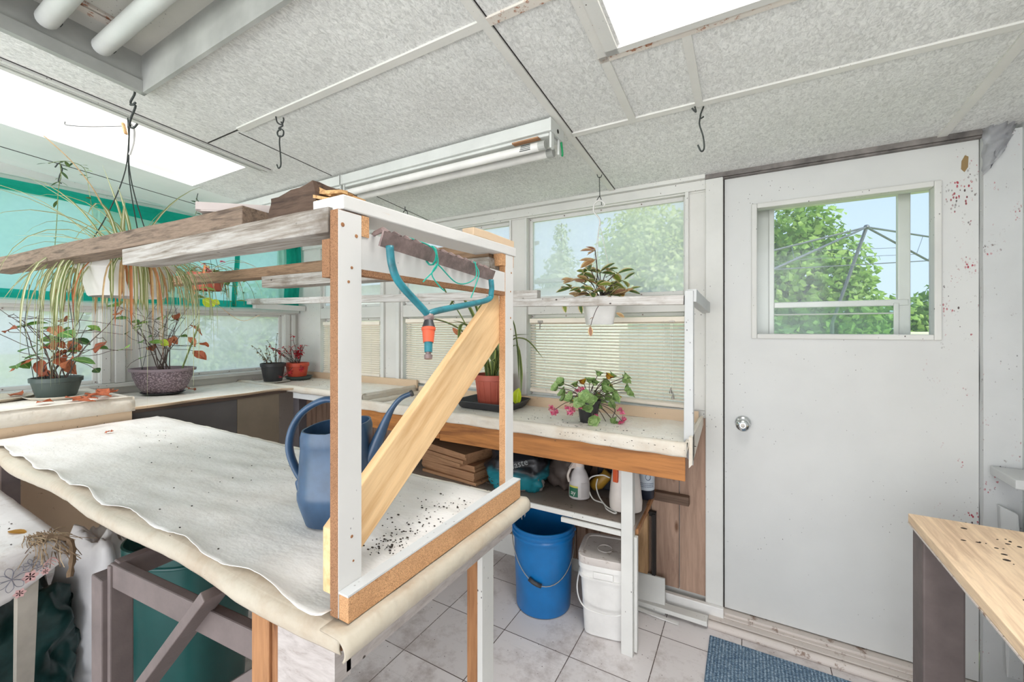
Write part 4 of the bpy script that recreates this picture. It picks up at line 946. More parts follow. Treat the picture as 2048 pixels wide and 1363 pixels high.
# spray bottle
sb = thing('spray_bottle','white plastic spray bottle with green label on the lower shelf','bottle',(-.715,1.90,-.803))
sx_, sy_ = -.70,1.885
m = MB(); m.lathe([(.040,-.803),(.047,-.798),(.048,-.785),(.046,-.725),(.038,-.695),(.030,-.675),(.022,-.665),(.022,-.650)],(sx_,sy_,0),32,sx=1.05,sy=.9,rz=.4); part('bottle', m, plain('milky_plastic',(206,200,198),.35), sb, smooth=True, auto=40)
m = MB(); m.lathe([(.022,-.652),(.023,-.63),(.016,-.622),(.013,-.605),(.006,-.60)],(sx_,sy_,0),20); m.hexa([(sx_-.045,sy_-.03,-.66),(sx_-.03,sy_-.045,-.66),(sx_-.008,sy_-.018,-.66),(sx_-.02,sy_-.005,-.66),(sx_-.012,sy_-.014,-.605),(sx_-.004,sy_-.018,-.605),(sx_+.006,sy_-.004,-.605),(sx_-.002,sy_+.002,-.605)]); part('spray_head', m, plain('dusty_plastic',(222,206,196),.5), sb, bevel=.002)
m = MB(); m.tube(catmull([V(sx_-.03,sy_-.035,-.655),V(sx_-.04,sy_-.046,-.69),V(sx_-.036,sy_-.042,-.72)],4),.006,8); part('trigger', m, plain('dusty_trigger',(212,200,190),.5), sb)
def wrap(c,r,sx,sy,rz,a0,a1,z0,z1,n=12):
    mm = MB()
    def f(a,b):
        t = a0+(a1-a0)*a; p = Matrix.Rotation(rz,3,'Z')@V(math.cos(t)*r*sx,math.sin(t)*r*sy,0); return V(c[0],c[1],0)+p+V(0,0,z0+(z1-z0)*b)
    mm.sheet(f,n,1); return mm
lb_ = part('label', wrap((sx_,sy_),.0487,1.05,.9,.4,-2.75,-1.75,-.788,-.745), plain('green_label',(38,104,78),.5), sb, 'dark green label')
part('label_band', wrap((sx_,sy_),.0483,1.05,.9,.4,-2.75,-1.75,-.745,-.737), plain('yellow_label',(214,206,92),.5), sb)
part('back_label', wrap((sx_,sy_),.0485,1.05,.9,.4,-1.45,-.7,-.788,-.722), plain('grey_label',(190,184,182),.5), sb)
def text(name, body, size, loc, rot, mat, parent=None, align='CENTER', depth=.0003, label=None, cat=None):
    cu = bpy.data.curves.new(name,'FONT'); cu.body = body; cu.size = size; cu.align_x = align; cu.align_y = 'CENTER'; cu.extrude = depth; cu.resolution_u = 2
    t = bpy.data.objects.new(name, cu); COL.objects.link(t)
    dg = bpy.context.evaluated_depsgraph_get(); me = bpy.data.meshes.new_from_object(t.evaluated_get(dg)); bpy.data.objects.remove(t)
    mx = Matrix.Translation(Vector(loc)+Vector((0,0,H)))@Euler(rot).to_matrix().to_4x4(); me.transform(mx); me.materials.clear(); me.materials.append(mat)
    o = bpy.data.objects.new(name, me); COL.objects.link(o); WORLD[o.name] = Vector((0,0,0))
    if parent is not None: o.parent = parent; o.matrix_parent_inverse = Matrix.Translation(-WORLD[parent.name])
    return o
ta = .4-2.2; tp = V(sx_,sy_,-.768)+Matrix.Rotation(.4,3,'Z')@V(math.cos(-2.2)*.0495*1.05,math.sin(-2.2)*.0495*.9,0)
text('label_text','ay',.030,tp,(PI/2,0,ta+PI/2),M['pail'],lb_)
# white jug with orange handle, half behind the leg
jg = thing('white_jug','white plastic jug with orange handle standing behind the counter leg','jug',(-.50,1.87,-.803))
jx, jy = -.478,1.875
m = MB(); m.lathe([(.058,-.803),(.070,-.795),(.072,-.76),(.066,-.70),(.058,-.64),(.055,-.575),(.05,-.567)],(jx,jy,0),36,sq=.8,rz=.3); part('body', m, plain('milky_jug',(224,214,206),.4), jg, smooth=True, auto=40)
m = MB(); q_ = V(jx,jy,0)+V(-.028,-.062,0); m.hexa([q_+V(-.012,-.006,-.672),q_+V(.012,-.012,-.672),q_+V(.014,.004,-.672),q_+V(-.010,.01,-.672),q_+V(-.012,-.004,-.57),q_+V(.012,-.010,-.57),q_+V(.014,.006,-.57),q_+V(-.010,.012,-.57)]); m.box(jx-.03,jx+.03,jy-.066,jy-.04,-.60,-.57); part('handle', m, plain('orange_handle',(206,84,34),.45), jg, bevel=.004)
# yellow hand lamp with white cable
yl = thing('yellow_tool','small yellow hand lamp with a white cable lying on the lower shelf','lamp',(-.60,1.97,-.803))
m = MB(); m.tube([V(-.66,1.965,-.765),V(-.63,1.965,-.745),V(-.60,1.975,-.715),V(-.585,1.98,-.695)],[.026,.032,.026,.030],14); part('body', m, plain('ochre_plastic',(166,126,44),.45), yl, smooth=True)
m = MB(); m.tube(catmull([V(-.565,1.93,-.70),V(-.60,1.92,-.69),V(-.655,1.91,-.71),V(-.66,1.90,-.755),V(-.63,1.88,-.795),V(-.575,1.86,-.797),V(-.545,1.81,-.798),V(-.505,1.785,-.798),V(-.50,1.80,-.798),V(-.55,1.83,-.796),V(-.60,1.88,-.78),V(-.625,1.91,-.745),V(-.625,1.93,-.715)],8),.0034,7); part('cable', m, M['cord'], yl, smooth=True)
# dark bottle with pale label
db = thing('dark_bottle','dark bottle with pale printed label at the right end of the lower shelf','bottle',(-.42,2.03,-.803))
m = MB(); m.lathe([(.036,-.803),(.040,-.797),(.040,-.63),(.030,-.60),(.015,-.58),(.015,-.555)],(-.425,2.045,0),28); part('bottle', m, plain('navy_plastic',(38,42,54),.35), db, smooth=True, auto=40)
bl_ = part('label', wrap((-.425,2.045),.0406,1,1,0,-2.8,.1,-.758,-.66,20), plain('pale_label',(206,214,222),.5), db)
m = MB()
for k in range(3):
    z = -.742+.008*k
    for i in range(9):
        a = -1.9+1.6*i/9; m.box(-.425+math.cos(a)*.0412-.002,-.425+math.cos(a)*.0412+.002,2.045+math.sin(a)*.0412-.001,2.045+math.sin(a)*.0412+.001,z,z+.0025)
m.tube([V(-.425+.0415*math.cos(-1.1+.28*math.cos(t)),2.045+.0415*math.sin(-1.1+.28*math.cos(t)),-.695+.014*math.sin(t)) for t in [2*PI*i/14 for i in range(15)]],.0012,4)
part('print_marks', m, plain('navy_ink',(60,76,110),.6), bl_)
# cardboard stacks: each flattened box a thing
def carton(c,sx,sy,h,rz,label):
    m = MB(); m.rbox(c,sx,sy,h,rz)
    o = single('flattened_carton', m, M['card'], label, 'cardboard', 'flattened cartons stacked on the lower shelf', bevel=.0015)
    return o
pr = random.Random(8); z = -.803
names = ['bottom','second','third','fourth','fifth','sixth','seventh','eighth','ninth']
for k in range(6):
    h = pr.uniform(.014,.02); carton((-1.40+pr.uniform(-.012,.012),1.93+pr.uniform(-.01,.01),z),.40,.30,h,-.12+pr.uniform(-.04,.04), 'brown flattened carton in the lower cardboard stack, %s from the shelf'%names[k]); z += h+.0008
for k in range(4):
    h = pr.uniform(.015,.02); carton((-1.47+.015*k,1.92+pr.uniform(-.008,.008),z),.46,.32,h,-.22+pr.uniform(-.03,.03), 'brown flattened carton in the upper skewed cardboard pile, %s of its four'%['lowest','second','third','topmost'][k]); z += h+.001
# soil bag: black and turquoise plastic
def blob(fn,nu=40,nv=24):
    m = MB(); m.sheet(fn,nu,nv); bmesh.ops.remove_doubles(m.bm, verts=m.bm.verts[:], dist=1e-4); return m
def sack(c,sx,sy,sz,rz,seed,crk=.03,fq=3):
    Rm = Matrix.Rotation(rz,3,'Z')
    def f(a,b):
        th = 2*PI*a; ph = -PI/2+PI*b
        e = .55
        x = math.copysign(abs(math.cos(th))**e,math.cos(th))*abs(math.cos(ph))**.5; y = math.copysign(abs(math.sin(th))**e,math.sin(th))*abs(math.cos(ph))**.5; zz = math.sin(ph)
        if b <= 0 or b >= 1: x = y = 0
        p = Vector((x,y,zz)); n = mnoise.noise(p*fq+Vector((seed,0,0)))*crk*2+abs(mnoise.noise(p*fq*2.5+Vector((0,seed,0))))*crk
        p = p*(1+n*4)
        w = Rm@V(p.x*sx/2,p.y*sy/2,0); return V(c[0],c[1],0)+w+V(0,0,max(c[2]+sz/2+p.z*sz/2, c[2]))
    return blob(f)
k_ = NM('soil_bag_print'); kz = k_.N('ShaderNodeSeparateXYZ'); k_.L(k_.tc.outputs['Object'], kz.inputs[0])
kk = k_.noise(k_.coords((3,3,3)),2.2,2)
ad = k_.N('ShaderNodeMath',operation='ADD'); k_.L(kz.outputs[2],ad.inputs[0]); mu = k_.N('ShaderNodeMath',operation='MULTIPLY'); k_.L(kk,mu.inputs[0]); mu.inputs[1].default_value=.16; k_.L(mu.outputs[0],ad.inputs[1])
k_.col(k_.ramp(ad.outputs[0],[(.17,lin((34,124,136))),(.18,lin((30,100,112))),(.20,lin((40,40,44)))])); k_.set(.3)
sbag = single('soil_bag', sack((-1.03,1.90,-.803),.30,.28,.20,.3,2.0,.03), k_.m, 'black and turquoise plastic soil bag slumped on the lower shelf', 'bag', smooth=True)
text('bag_lettering','ermaste',.045,(-.985,1.752,-.66),(1.2,-.35,.25),plain('bag_print',(150,152,150),.5),sbag)
m = sack((-.945,1.85,-.80),.12,.06,.085,.5,5,.05); part('torn_flap', m, plain('grey_bag_inside',(128,122,118),.5), sbag, smooth=True)
single('brown_bag', sack((-.795,2.0,-.803),.17,.18,.22,-.3,7.0,.04,2.2), plain('dark_brown_bag',(84,72,66),.6,var=.2), 'dark brown crumpled bag beside the soil bag on the lower shelf', 'bag', smooth=True)
m = MB(); m.box(-.66,-.50,2.03,2.12,-.803,-.575); single('dark_case', m, plain('navy_case',(34,38,48),.6), 'dark navy case standing behind the spray bottle', 'case', bevel=.008)
m = MB(); m.box(-1.82,-1.72,1.95,2.05,-.803,-.74); single('grey_block', m, plain('grey_block',(150,146,140),.8), 'small grey block left of the cartons on the lower shelf', 'block', bevel=.004)
# things on the floor near the door
m = MB(); m.hexa([(-.50,2.02,-1.33),(-.335,2.03,-1.33),(-.335,2.045,-1.33),(-.50,2.04,-1.33),(-.50,2.085,-1.195),(-.345,2.09,-1.195),(-.345,2.10,-1.195),(-.50,2.10,-1.195)]); single('board_offcut', m, M['white'], 'white board offcut leaning on the wall behind the pails', 'board', bevel=.002)
m = MB(); m.beam((-.62,2.05,-1.31),(-.155,2.038,-1.300),.05,.02,segs=4,rough=.001); single('white_strip', m, M['white'], 'long white strip of wood lying on the floor up to the door threshold', 'board', bevel=.002)
m = MB(); m.beam((-.50,2.005,-1.322),(-.27,1.995,-1.325),.02,.005,segs=3,rough=.001); single('thin_strip', m, M['pail'], 'thin white splint lying in front of the long floor strip', 'strip')
m = MB(); m.box(-.50,-.42,2.06,2.10,-1.18,-.90); single('framed_board', m, wood('pale_board',(186,150,110),(140,104,74),'z',1), 'narrow tan board standing behind the counter leg', 'board', bevel=.003)
m = MB(); m.beam((-.56,2.105,-.895),(-.39,2.115,-.905),.025,.02); m.box(-.405,-.39,2.09,2.12,-1.2,-.90); single('dark_frame_edge', m, M['gaps'], 'dark edge of a frame standing behind the counter leg', 'frame')
def matf(a,b): return V(-.147+1.0*a, 1.0+.985*b, -1.324+.0012*mnoise.noise(Vector((a*30,b*30,0))))
m = MB(); m.box(-.143,.44,1.15,1.985,-1.33,-1.321); single('door_mat', m, M['mat'], 'blue grey ribbed carpet mat on the floor by the door', 'mat', bevel=.003)
# side table lower right
st = thing('side_table','pale worn wood topped table with grey legs at lower right','table',(.63,1.40,-1.33))
m = MB(); m.box(.44,.822,1.05,1.757,-.607,-.58); part('tabletop', m, M['stoolwood'], st, bevel=.002)
m = MB(); m.box(.439,.822,1.05,1.758,-.612,-.6075); part('edge_strip', m, M['sill'], st)
for (x,y) in ((.447,1.655),(.73,1.655),(.447,1.06),(.73,1.06)):
    m = MB(); m.box(x,x+.09,y,y+.09,-1.33,-.612); part('leg', m, M['greylegs'], st, bevel=.005)
m = MB(); pr = random.Random(4)
for k in range(26):
    x, y = pr.uniform(.50,.72), pr.uniform(1.2,1.74)
    if pr.random()<.5: x, y = .60+pr.gauss(0,.05), 1.62+pr.gauss(0,.05)
    m.ball(V(x,y,-.5795),pr.uniform(.0015,.0045),(pr.uniform(.8,2.2),1,.5),5)
tag(m.build('soil_crumbs', M['crumb']),'scattered soil crumbs on the pale side table','soil',kind='stuff')
# ================================================================== PLANTS
pr = random.Random(21)
def ru(a,b): return pr.uniform(a,b)
def rdir(zlo=-.3,zhi=.8):
    a = ru(0,2*PI); z = ru(zlo,zhi); return Vector((math.cos(a),math.sin(a),z)).normalized()
M['spider'] = leafmat('spider_blades', [(146,156,96),(160,166,112),(132,146,88),(176,176,126)], stripe=(232,230,200), rough=.5, transl=.35)
M['spiderdry'] = leafmat('dry_blades', [(206,172,122),(190,150,104),(222,196,152),(196,120,76)], rough=.7, transl=.2)
M['leafgreen'] = leafmat('mid_green_leaf', [(92,134,62),(74,116,58),(126,164,70),(66,104,60)], vein=(150,178,100), transl=.25)
M['leafyellow'] = leafmat('yellow_green_leaf', [(190,206,40),(176,196,60)], vein=(210,220,110), transl=.35)
M['hoya'] = leafmat('hoya_leaf', [(92,122,58),(74,104,56),(112,140,66),(150,162,70)], edge=(218,200,150), transl=.25)
M['hoyapink'] = leafmat('hoya_pink_leaf', [(196,148,120),(222,182,130),(176,120,104),(206,170,96)], edge=(232,206,160), transl=.3)
M['clivia'] = leafmat('strap_leaf', [(84,100,62),(104,122,66),(70,84,58)], edge=(150,160,90), transl=.2)
M['kal'] = leafmat('succulent_leaf', [(142,174,104),(162,190,122),(122,156,90),(176,200,136)], rough=.4, transl=.15)
M['kalyel'] = leafmat('succulent_yellow', [(222,190,60),(206,150,60),(170,90,60)], rough=.5)
M['pink'] = leafmat('pink_petal', [(236,110,150),(244,150,180),(222,80,120)], rough=.6, transl=.3)
M['redleaf'] = leafmat('red_bract', [(206,40,56),(180,32,48),(222,64,74)], rough=.6, transl=.3)
M['vine'] = leafmat('vine_leaf', [(70,96,58),(96,120,66)], transl=.2)
M['saucer'] = painted('stained_saucer', (222,214,200), under=(150,130,110), wear=.4, sc=8)
def pot(parent, c, r0, r1, h, mat, rim=.012, n=40, sx=1, sy=1, sq=0, rz=0, groove=False):
    x,y,z = c; p = [(r0*.96,z),(r0,z+.004)]
    if groove: p += [(r0+(r1-r0)*.55,z+h*.55),(r0+(r1-r0)*.56+.002,z+h*.56),(r0+(r1-r0)*.6,z+h*.6)]
    p += [(r0+(r1-r0)*.9,z+h-rim*1.6),(r1+.004,z+h-rim*1.5),(r1+.005,z+h-.002),(r1+.002,z+h),(r1-.003,z+h),(r1-.005,z+h*.86),(.0001,z+h*.86)]
    m = MB(); m.lathe(p,(x,y,0),n,sx=sx,sy=sy,sq=sq,rz=rz,close=False); o = part('pot', m, mat, parent, smooth=True, auto=35)
    m = MB(); m.lathe([(r1*.93,z+h*.84),(r1*.93,z+h*.875),(r1*.5,z+h*.89),(.0001,z+h*.885)],(x,y,0),24,sx=sx,sy=sy,sq=sq,rz=rz,close=False); part('soil', m, M['soil'], parent, smooth=True)
    return o
def saucer(name,label,c,r,h,mat,sx=1,sy=1,sq=0,rz=0,n=40,cat='saucer'):
    x,y,z = c; m = MB(); m.lathe([(.0001,z),(r*.8,z),(r*.84,z+.002),(r,z+h),(r-.004,z+h+.001),(r*.8,z+.006),(.0001,z+.005)],(x,y,0),n,sx=sx,sy=sy,sq=sq,rz=rz,close=False)
    return single(name,m,mat,label,cat,smooth=True,auto=35)
def grow(p, d, L, n, wander=.25, grav=0.0):
    pts = [Vector(p)]; d = Vector(d).normalized()
    for i in range(n):
        d = (d+Vector((ru(-1,1),ru(-1,1),ru(-1,1)))*wander+Vector((0,0,grav))).normalized(); pts.append(pts[-1]+d*L/n)
    return pts
# ---- spider plant hanging from the light box corner
sx0, sy0 = -1.90,.603
sp = thing('spider_plant','variegated spider plant spilling from a white hanging pot behind the weathered board','plant',(sx0,sy0,.12))
pot(sp,(sx0,sy0,.112),.098,.122,.115,M['pail'],rim=.014,sq=.6)
m = MB(); top = V(sx0+.005,sy0+.003,.715)
for a in (.4,2.4,4.4): m.tube(catmull([V(sx0+.12*math.cos(a),sy0+.12*math.sin(a),.225),V(sx0+.05*math.cos(a),sy0+.05*math.sin(a),.40),V(sx0+.008*math.cos(a),sy0+.006*math.sin(a),.56),top],5),.0018,5)
part('hanger_wire', m, M['wire'], sp)
m = MB(); m.tube(catmull([top+V(-.02,0,.0),top+V(0,0,.012),top+V(.022,.005,-.015),top+V(.02,.004,-.06),top+V(.0,0,-.10)],6),.0035,7); part('hanger_hook', m, M['pail'], sp)
def arc(p, d, L, g, n=9):
    pts = [Vector(p)]; v = Vector(d).normalized()
    for i in range(n): pts.append(pts[-1]+v*L/n); v = (v+Vector((0,0,-g/n*(1+i*.25)))).normalized()
    return pts
m = MB()
for k in range(46):
    a = ru(0,2*PI); left = Vector((-RX,-RY,0))
    d = (Vector((math.cos(a),math.sin(a),0))*ru(.4,1)+left*ru(-.2,1.0)+Vector((0,0,ru(.3,1.5))))
    m.blade(arc((sx0+ru(-.04,.04),sy0+ru(-.04,.04),.21),d,ru(.22,.50),ru(.6,2.2)),ru(.007,.011))
for (u,v) in ((42,345),(30,470),(185,380),(250,400),(0,518),(205,330),(235,370)):
    t = at(u,v,1.42); b = V(sx0+ru(-.04,.02),sy0+ru(-.03,.03),.21); mid = b.lerp(t,.5)+V(0,0,.05); m.blade(catmull([b,b.lerp(mid,.5)+V(0,0,.03),mid,t],4),.013)
part('upright_blades', m, M['spider'], sp, 'arching cream striped blades', recalc=False)
m = MB()
for k in range(92):
    a = ru(0,2*PI); d = Vector((math.cos(a),math.sin(a),0))
    b = V(sx0,sy0,.222)+d*.085; d = (d+Vector((ru(-.6,.6),ru(-.6,.6),0))).normalized()
    L = ru(.16,.46) if k%4 else ru(.4,.60)
    m.blade(arc(b,d*1.0+Vector((0,0,ru(.2,.9))),L,ru(4.0,9.5),n=11),ru(.006,.011))
part('hanging_blades', m, M['spider'], sp, 'hanging cream striped blades', recalc=False)
for k in range(44):
    if k in (0,22): m = MB()
    a = ru(-.6,.5) if k < 22 else ru(2.6,4.0); d = Vector((math.cos(a),math.sin(a),0)); b = V(sx0,sy0,.215)+d*.10
    m.blade(arc(b,d*.8+Vector((ru(-.4,.4),ru(-.4,.4),.3)),ru(.10,.44),ru(4,9),n=9),ru(.003,.007))
    if k in (21,43): part('dry_blades', m, M['spiderdry'], sp, 'tan dried blades and runners', recalc=False)
m = MB(); m.tube(catmull([V(sx0,sy0,.24),at(200,400,1.42),at(150,330,1.43),at(100,282,1.43),at(88,272,1.43)],6),.0018,5)
m.tube(catmull([V(sx0+.1,sy0+.03,.2),at(420,600,1.6),at(480,640,1.65),at(520,630,1.65)],6),.0010,4); part('runner', m, M['spiderdry'], sp)
# ---- dark green pot with a mostly dried climbing plant
def shrub(root, c, nst, hgt, spread, leaves_g, leaves_d, greenmat, Lg=(.05,.085), Ld=(.06,.10), tips=None, stemr=.0026, wander=.30):
    m = MB(); tipl = []
    for k in range(nst):
        a = 2*PI*k/nst+ru(-.3,.3); d = Vector((math.cos(a)*spread,math.sin(a)*spread,1))
        pts = grow((c[0]+ru(-.03,.03),c[1]+ru(-.03,.03),c[2]),d,hgt*ru(.55,1.05),9,wander)
        m.tube(pts,[stemr*(1.25-.8*i/9) for i in range(10)],5); tipl += pts[4:]
        for b in range(2):
            q = pr.choice(pts[3:8]); p2 = grow(q,rdir(-.3,.8),ru(.10,.22),5,.35); m.tube(p2,stemr*.55,4); tipl += p2[2:]
    part('stems', m, M['stem'], root)
    for (nm,num,mat,Lr,lb_,cv) in (('leaves',leaves_g,greenmat,Lg,'green leaves',.5),('dried_leaves',leaves_d,M['dry'],Ld,'curled brown leaves',1.4)):
        m = MB()
        for k in range(num):
            p = pr.choice(tipl)
            d = rdir(-.9,.35) if nm == 'dried_leaves' else rdir(-.35,.5)
            L = ru(*Lr); m.leaf(p,d,(ru(-.4,.4),-.6,1),L,L*ru(.55,.72),curl=ru(.1,cv),fold=ru(.1,.5),wave=.004 if nm != 'leaves' else 0)
        part(nm, m, mat, root, lb_, recalc=False)
    return tipl
gp = thing('dried_hoya','dark green pot of bare twining stems, leftmost plant on the left counter','plant',(-2.935,.667,-.329))
gx_, gy_, gz_ = -2.94,.665,-.325
pot(gp,(gx_,gy_,gz_),.070,.088,.092,M['darkgreenpot'],rim=.014,groove=False)
shrub(gp,(gx_,gy_,gz_+.075),12,.54,.5,24,18,M['leafgreen'],Lg=(.06,.095),Ld=(.07,.105))
m = MB()
for a,dx in ((.3,.02),(2.2,-.03),(3.9,-.10),(5.3,.03)): m.tube([V(gx_+.09*math.cos(a),gy_+.09*math.sin(a),gz_+.085),V(gx_+.12*math.cos(a)+dx,gy_+.10*math.sin(a),gz_+.34),V(gx_+.09*math.cos(a)+dx*1.4,gy_+.07*math.sin(a),gz_+.55)],.0016,5)
part('hanger_wires', m, M['wire'], gp)
m = MB()
for k in range(2): m.tube([p for p in catmull([V(gx_-.20,gy_-.10,gz_+.34+.06*k),V(gx_-.05,gy_-.13,gz_+.31+.07*k),V(gx_+.12,gy_+.05,gz_+.32+.05*k),V(gx_+.28,gy_+.16,gz_+.30+.04*k)],6)],.0016,5)
part('twining_stem', m, M['stem'], gp)
saucer('pot_saucer','pale ribbed oval saucer under the dark green pot',(gx_+.01,gy_+.01,gz_-.009),.128,.014,M['saucer'],sx=1.05,sy=.9,rz=.5)
saucer('woven_saucer','round woven saucer with soil at the left end of the counter',(-3.08,.47,-.334),.15,.016,painted('woven_cream',(214,202,182),under=(140,120,100),wear=.46,sc=9),n=48)
# ---- mauve basket pot
bx2, by2, bz2 = -3.06,1.135,-.375
bp = thing('mauve_pot_plant','wide mauve wicker textured pot with leggy stems, green tips and brown leaves','plant',(bx2,by2,bz2))
k = NM('mauve_wicker'); vo = k.N('ShaderNodeTexVoronoi'); vo.inputs['Scale'].default_value = 95; k.L(k.coords((1,1,1.4)), vo.inputs['Vector'])
k.col(k.ramp(vo.outputs['Distance'],[(.2,lin((160,142,148))),(.6,lin((104,88,94)))])); k.set(.5); k.bump(vo.outputs['Distance'],.8,.004)
m = MB(); z = bz2
m.lathe([(.100,z),(.104,z+.004),(.130,z+.04),(.150,z+.09),(.157,z+.128)],(bx2,by2,0),56,sx=1.0,sy=.82,rz=.5,close=False); part('pot', m, k.m, bp, smooth=True)
m = MB(); m.lathe([(.155,z+.126),(.170,z+.128),(.172,z+.142),(.162,z+.144),(.155,z+.126)],(bx2,by2,0),56,sx=1.0,sy=.82,rz=.5,close=False); part('rim', m, M['mauve'], bp, smooth=True, auto=40)
m = MB(); m.lathe([(.156,z+.120),(.10,z+.128),(.0001,z+.126)],(bx2,by2,0),30,sx=1,sy=.82,rz=.5,close=False); part('soil', m, M['soil'], bp)
tp_ = shrub(bp,(bx2,by2,z+.12),11,.50,.32,16,9,M['leafgreen'],Lg=(.045,.075),wander=.2)
m = MB()
for (u,v,L) in ((405,598,.085),(320,680,.06),(425,600,.05)): m.leaf(at(u,v,2.45),V(.6,.2,-.3),(-.3,-.8,.5),L,L*.68,curl=.3)
part('yellow_leaves', m, M['leafyellow'], bp, 'bright yellow green leaves', recalc=False)
m = MB(); m.tube([V(bx2+.10,by2+.05,z+.12),at(398,648,2.56)],.0048,6); part('cane', m, M['greenstem'], bp, 'grey green support cane')
m = MB()
for (u,v) in ((270,735),(250,700)): m.tube([V(bx2-.12,by2-.06,z+.13),at(u+25,v-40,2.5),at(u+85,v-120,2.5)],.0014,4)
part('hanger_wires', m, M['wire'], bp)
saucer('pot_saucer','dark grey saucer under the mauve pot',(bx2,by2,bz2-.012),.115,.012,M['blackplastic'],sx=1,sy=.85,rz=.5)
# ---- second hanging basket with pink flowers
hx, hy, hz = -2.74,1.225,.225
hb = thing('hanging_begonia','terracotta hanging pot with trailing stems and pink blossom behind the rack','plant',(hx,hy,hz))
pot(hb,(hx,hy,hz),.070,.092,.10,M['terra'],rim=.014)
m = MB(); tips = []
for k in range(46):
    a = ru(0,2*PI); pts = arc((hx+ru(-.05,.05),hy+ru(-.05,.05),hz+.09),Vector((math.cos(a),math.sin(a),ru(.2,1.1))),ru(.15,.36),ru(1.5,5)); m.tube(pts,.0013,4); tips += pts[3:]
part('stems', m, M['greenstem'], hb)
m = MB()
for k in range(240): m.leaf(pr.choice(tips),rdir(),(0,0,1),ru(.015,.034),ru(.008,.014),nseg=3)
for k in range(16): L = ru(.05,.08); m.leaf(pr.choice(tips),rdir(-.2,.5),(0,-.5,1),L,L*.6)
part('leaves', m, M['leafgreen'], hb, recalc=False)
m = MB()
for k in range(16): m.blade(arc((hx,hy,hz+.09),Vector((ru(-1,1),ru(-1,1),ru(.2,.9))),ru(.2,.4),ru(1,3)),.008)
part('long_blades', m, M['spiderdry'], hb, recalc=False)
m = MB()
for (u,v) in ((414,536),(408,528),(445,522),(420,541)):
    c_ = at(u,v,2.38)
    for k in range(14): m.leaf(c_,rdir(-.5,1),(0,0,1),ru(.012,.02),.012,nseg=3,curl=.6)
part('blossom', m, M['pink'], hb, 'pink blossom', recalc=False)
m = MB(); hk = V(-2.79,1.20,ceil_z(1.2))
for a in (.3,2.4,4.5): m.tube([V(hx+.09*math.cos(a),hy+.09*math.sin(a),hz+.095),V(hx-.02,hy-.01,hk.z-.10)],.0014,4)
m.tube(catmull([V(hx-.02,hy-.01,hk.z-.10),hk+V(.012,0,-.05),hk+V(-.012,0,-.03),hk],5),.002,5); part('hanger_wire', m, M['wire'], hb)
# ---- two pots in the corner
p3 = thing('dry_pot_plant','black plastic pot with a few withered stalks in the corner','plant',(-3.06,1.80,-.385)); c_ = (-3.06,1.80,-.385)
pot(p3,c_,.060,.080,.135,M['blackplastic'],rim=.016)
m = MB(); m2 = MB()
for k in range(11):
    pts = grow((c_[0]+ru(-.05,.03),c_[1]+ru(-.04,.04),c_[2]+.11),(ru(-.55,.12),ru(-.4,.2),1),ru(.08,.22),6,.22); m.tube(pts,.0016,4)
    for q in pts[2:]:
        for j in range(3): m2.leaf(q,rdir(-.8,.6),(0,0,1),ru(.012,.026),.006,nseg=3,curl=1)
pts = grow((c_[0]+.02,c_[1],c_[2]+.11),(.05,0,1),.24,6,.05); m.tube(pts,.0016,4)
for q in pts[4:]:
    for j in range(6): m2.leaf(q,rdir(-.2,.9),(0,0,1),.016,.006,nseg=3)
part('stalks', m, M['stem'], p3); part('withered_leaves', m2, leafmat('withered',[(170,140,100),(140,120,84),(120,116,78)]), p3, recalc=False)
saucer('pot_saucer','cream saucer under the black pot of withered stalks',(-3.05,1.805,-.389),.105,.006,M['saucer'])
p4 = thing('red_flower','orange red pot of red starry flowers near the far window corner','plant',(-3.06,1.99,-.37)); c_ = (-3.06,1.99,-.365)
pot(p4,c_,.066,.080,.105,M['redpot'],rim=.018)
m = MB(); m2 = MB()
for k in range(17):
    pts = grow((c_[0]+ru(-.03,.03),c_[1]+ru(-.03,.02),c_[2]+.09),(ru(-.6,.85),ru(-.9,.12),1),ru(.10,.23),6,.2); m.tube(pts,.002,4)
    if k > 12: pts = [p+V(.03*i,-.02*i,-.028*i) for i,p in enumerate(pts)]; m.tube(pts,.0016,4)
    for q in pts[4:]:
        for j in range(5):
            L = ru(.022,.040); m2.leaf(q,rdir(-.6,.8),(0,0,1),L,L*.4,nseg=3,curl=.3)
part('stems', m, M['stem'], p4); part('red_flowers', m2, M['redleaf'], p4, 'red pointed petals', recalc=False)
saucer('pot_saucer','dark green saucer under the orange red pot',(-3.045,1.995,-.388),.100,.024,M['darkgreenpot'])
# ---- hanging hoya by the door
hx, hy = -.608,1.905
hy_ = thing('hanging_hoya','variegated hoya in a pale square hanging pot in front of the right window','plant',(hx,hy,.02))
pot(hy_,(hx,hy,.022),.060,.078,.13,M['pail'],rim=.012,sq=2.5,rz=.5)
m = MB(); hk = V(hx,hy,.50)
for a in (.5,2.6,4.7): m.tube([V(hx+.075*math.cos(a),hy+.075*math.sin(a),.15),hk],.0015,5)
part('hanger_strings', m, M['cord'], hy_)
m = MB(); m.tube(catmull([V(hx+.002,hy,.49),V(hx,hy,.52),V(hx-.024,hy-.008,.555),V(hx-.022,hy-.008,.59),V(hx,hy,.607),V(hx+.022,hy+.008,.59),V(hx+.016,hy+.006,.575)],6),[.006]*13+[.0055]*24,8,flat=.6); part('hanger_hook', m, M['pail'], hy_, smooth=True)
def node(px): return at(px[0],px[1],1.93+ru(-.07,.07))
m = MB(); nodes = [(1190,500),(1192,520),(1180,535),(1165,545),(1150,560),(1140,575),(1160,575),(1175,560),(1200,545),(1215,540),(1230,548),(1245,560),(1235,575),(1255,580),(1215,565),(1195,570),(1185,585),(1205,585),(1225,590),(1170,590),(1150,590),(1240,590)]
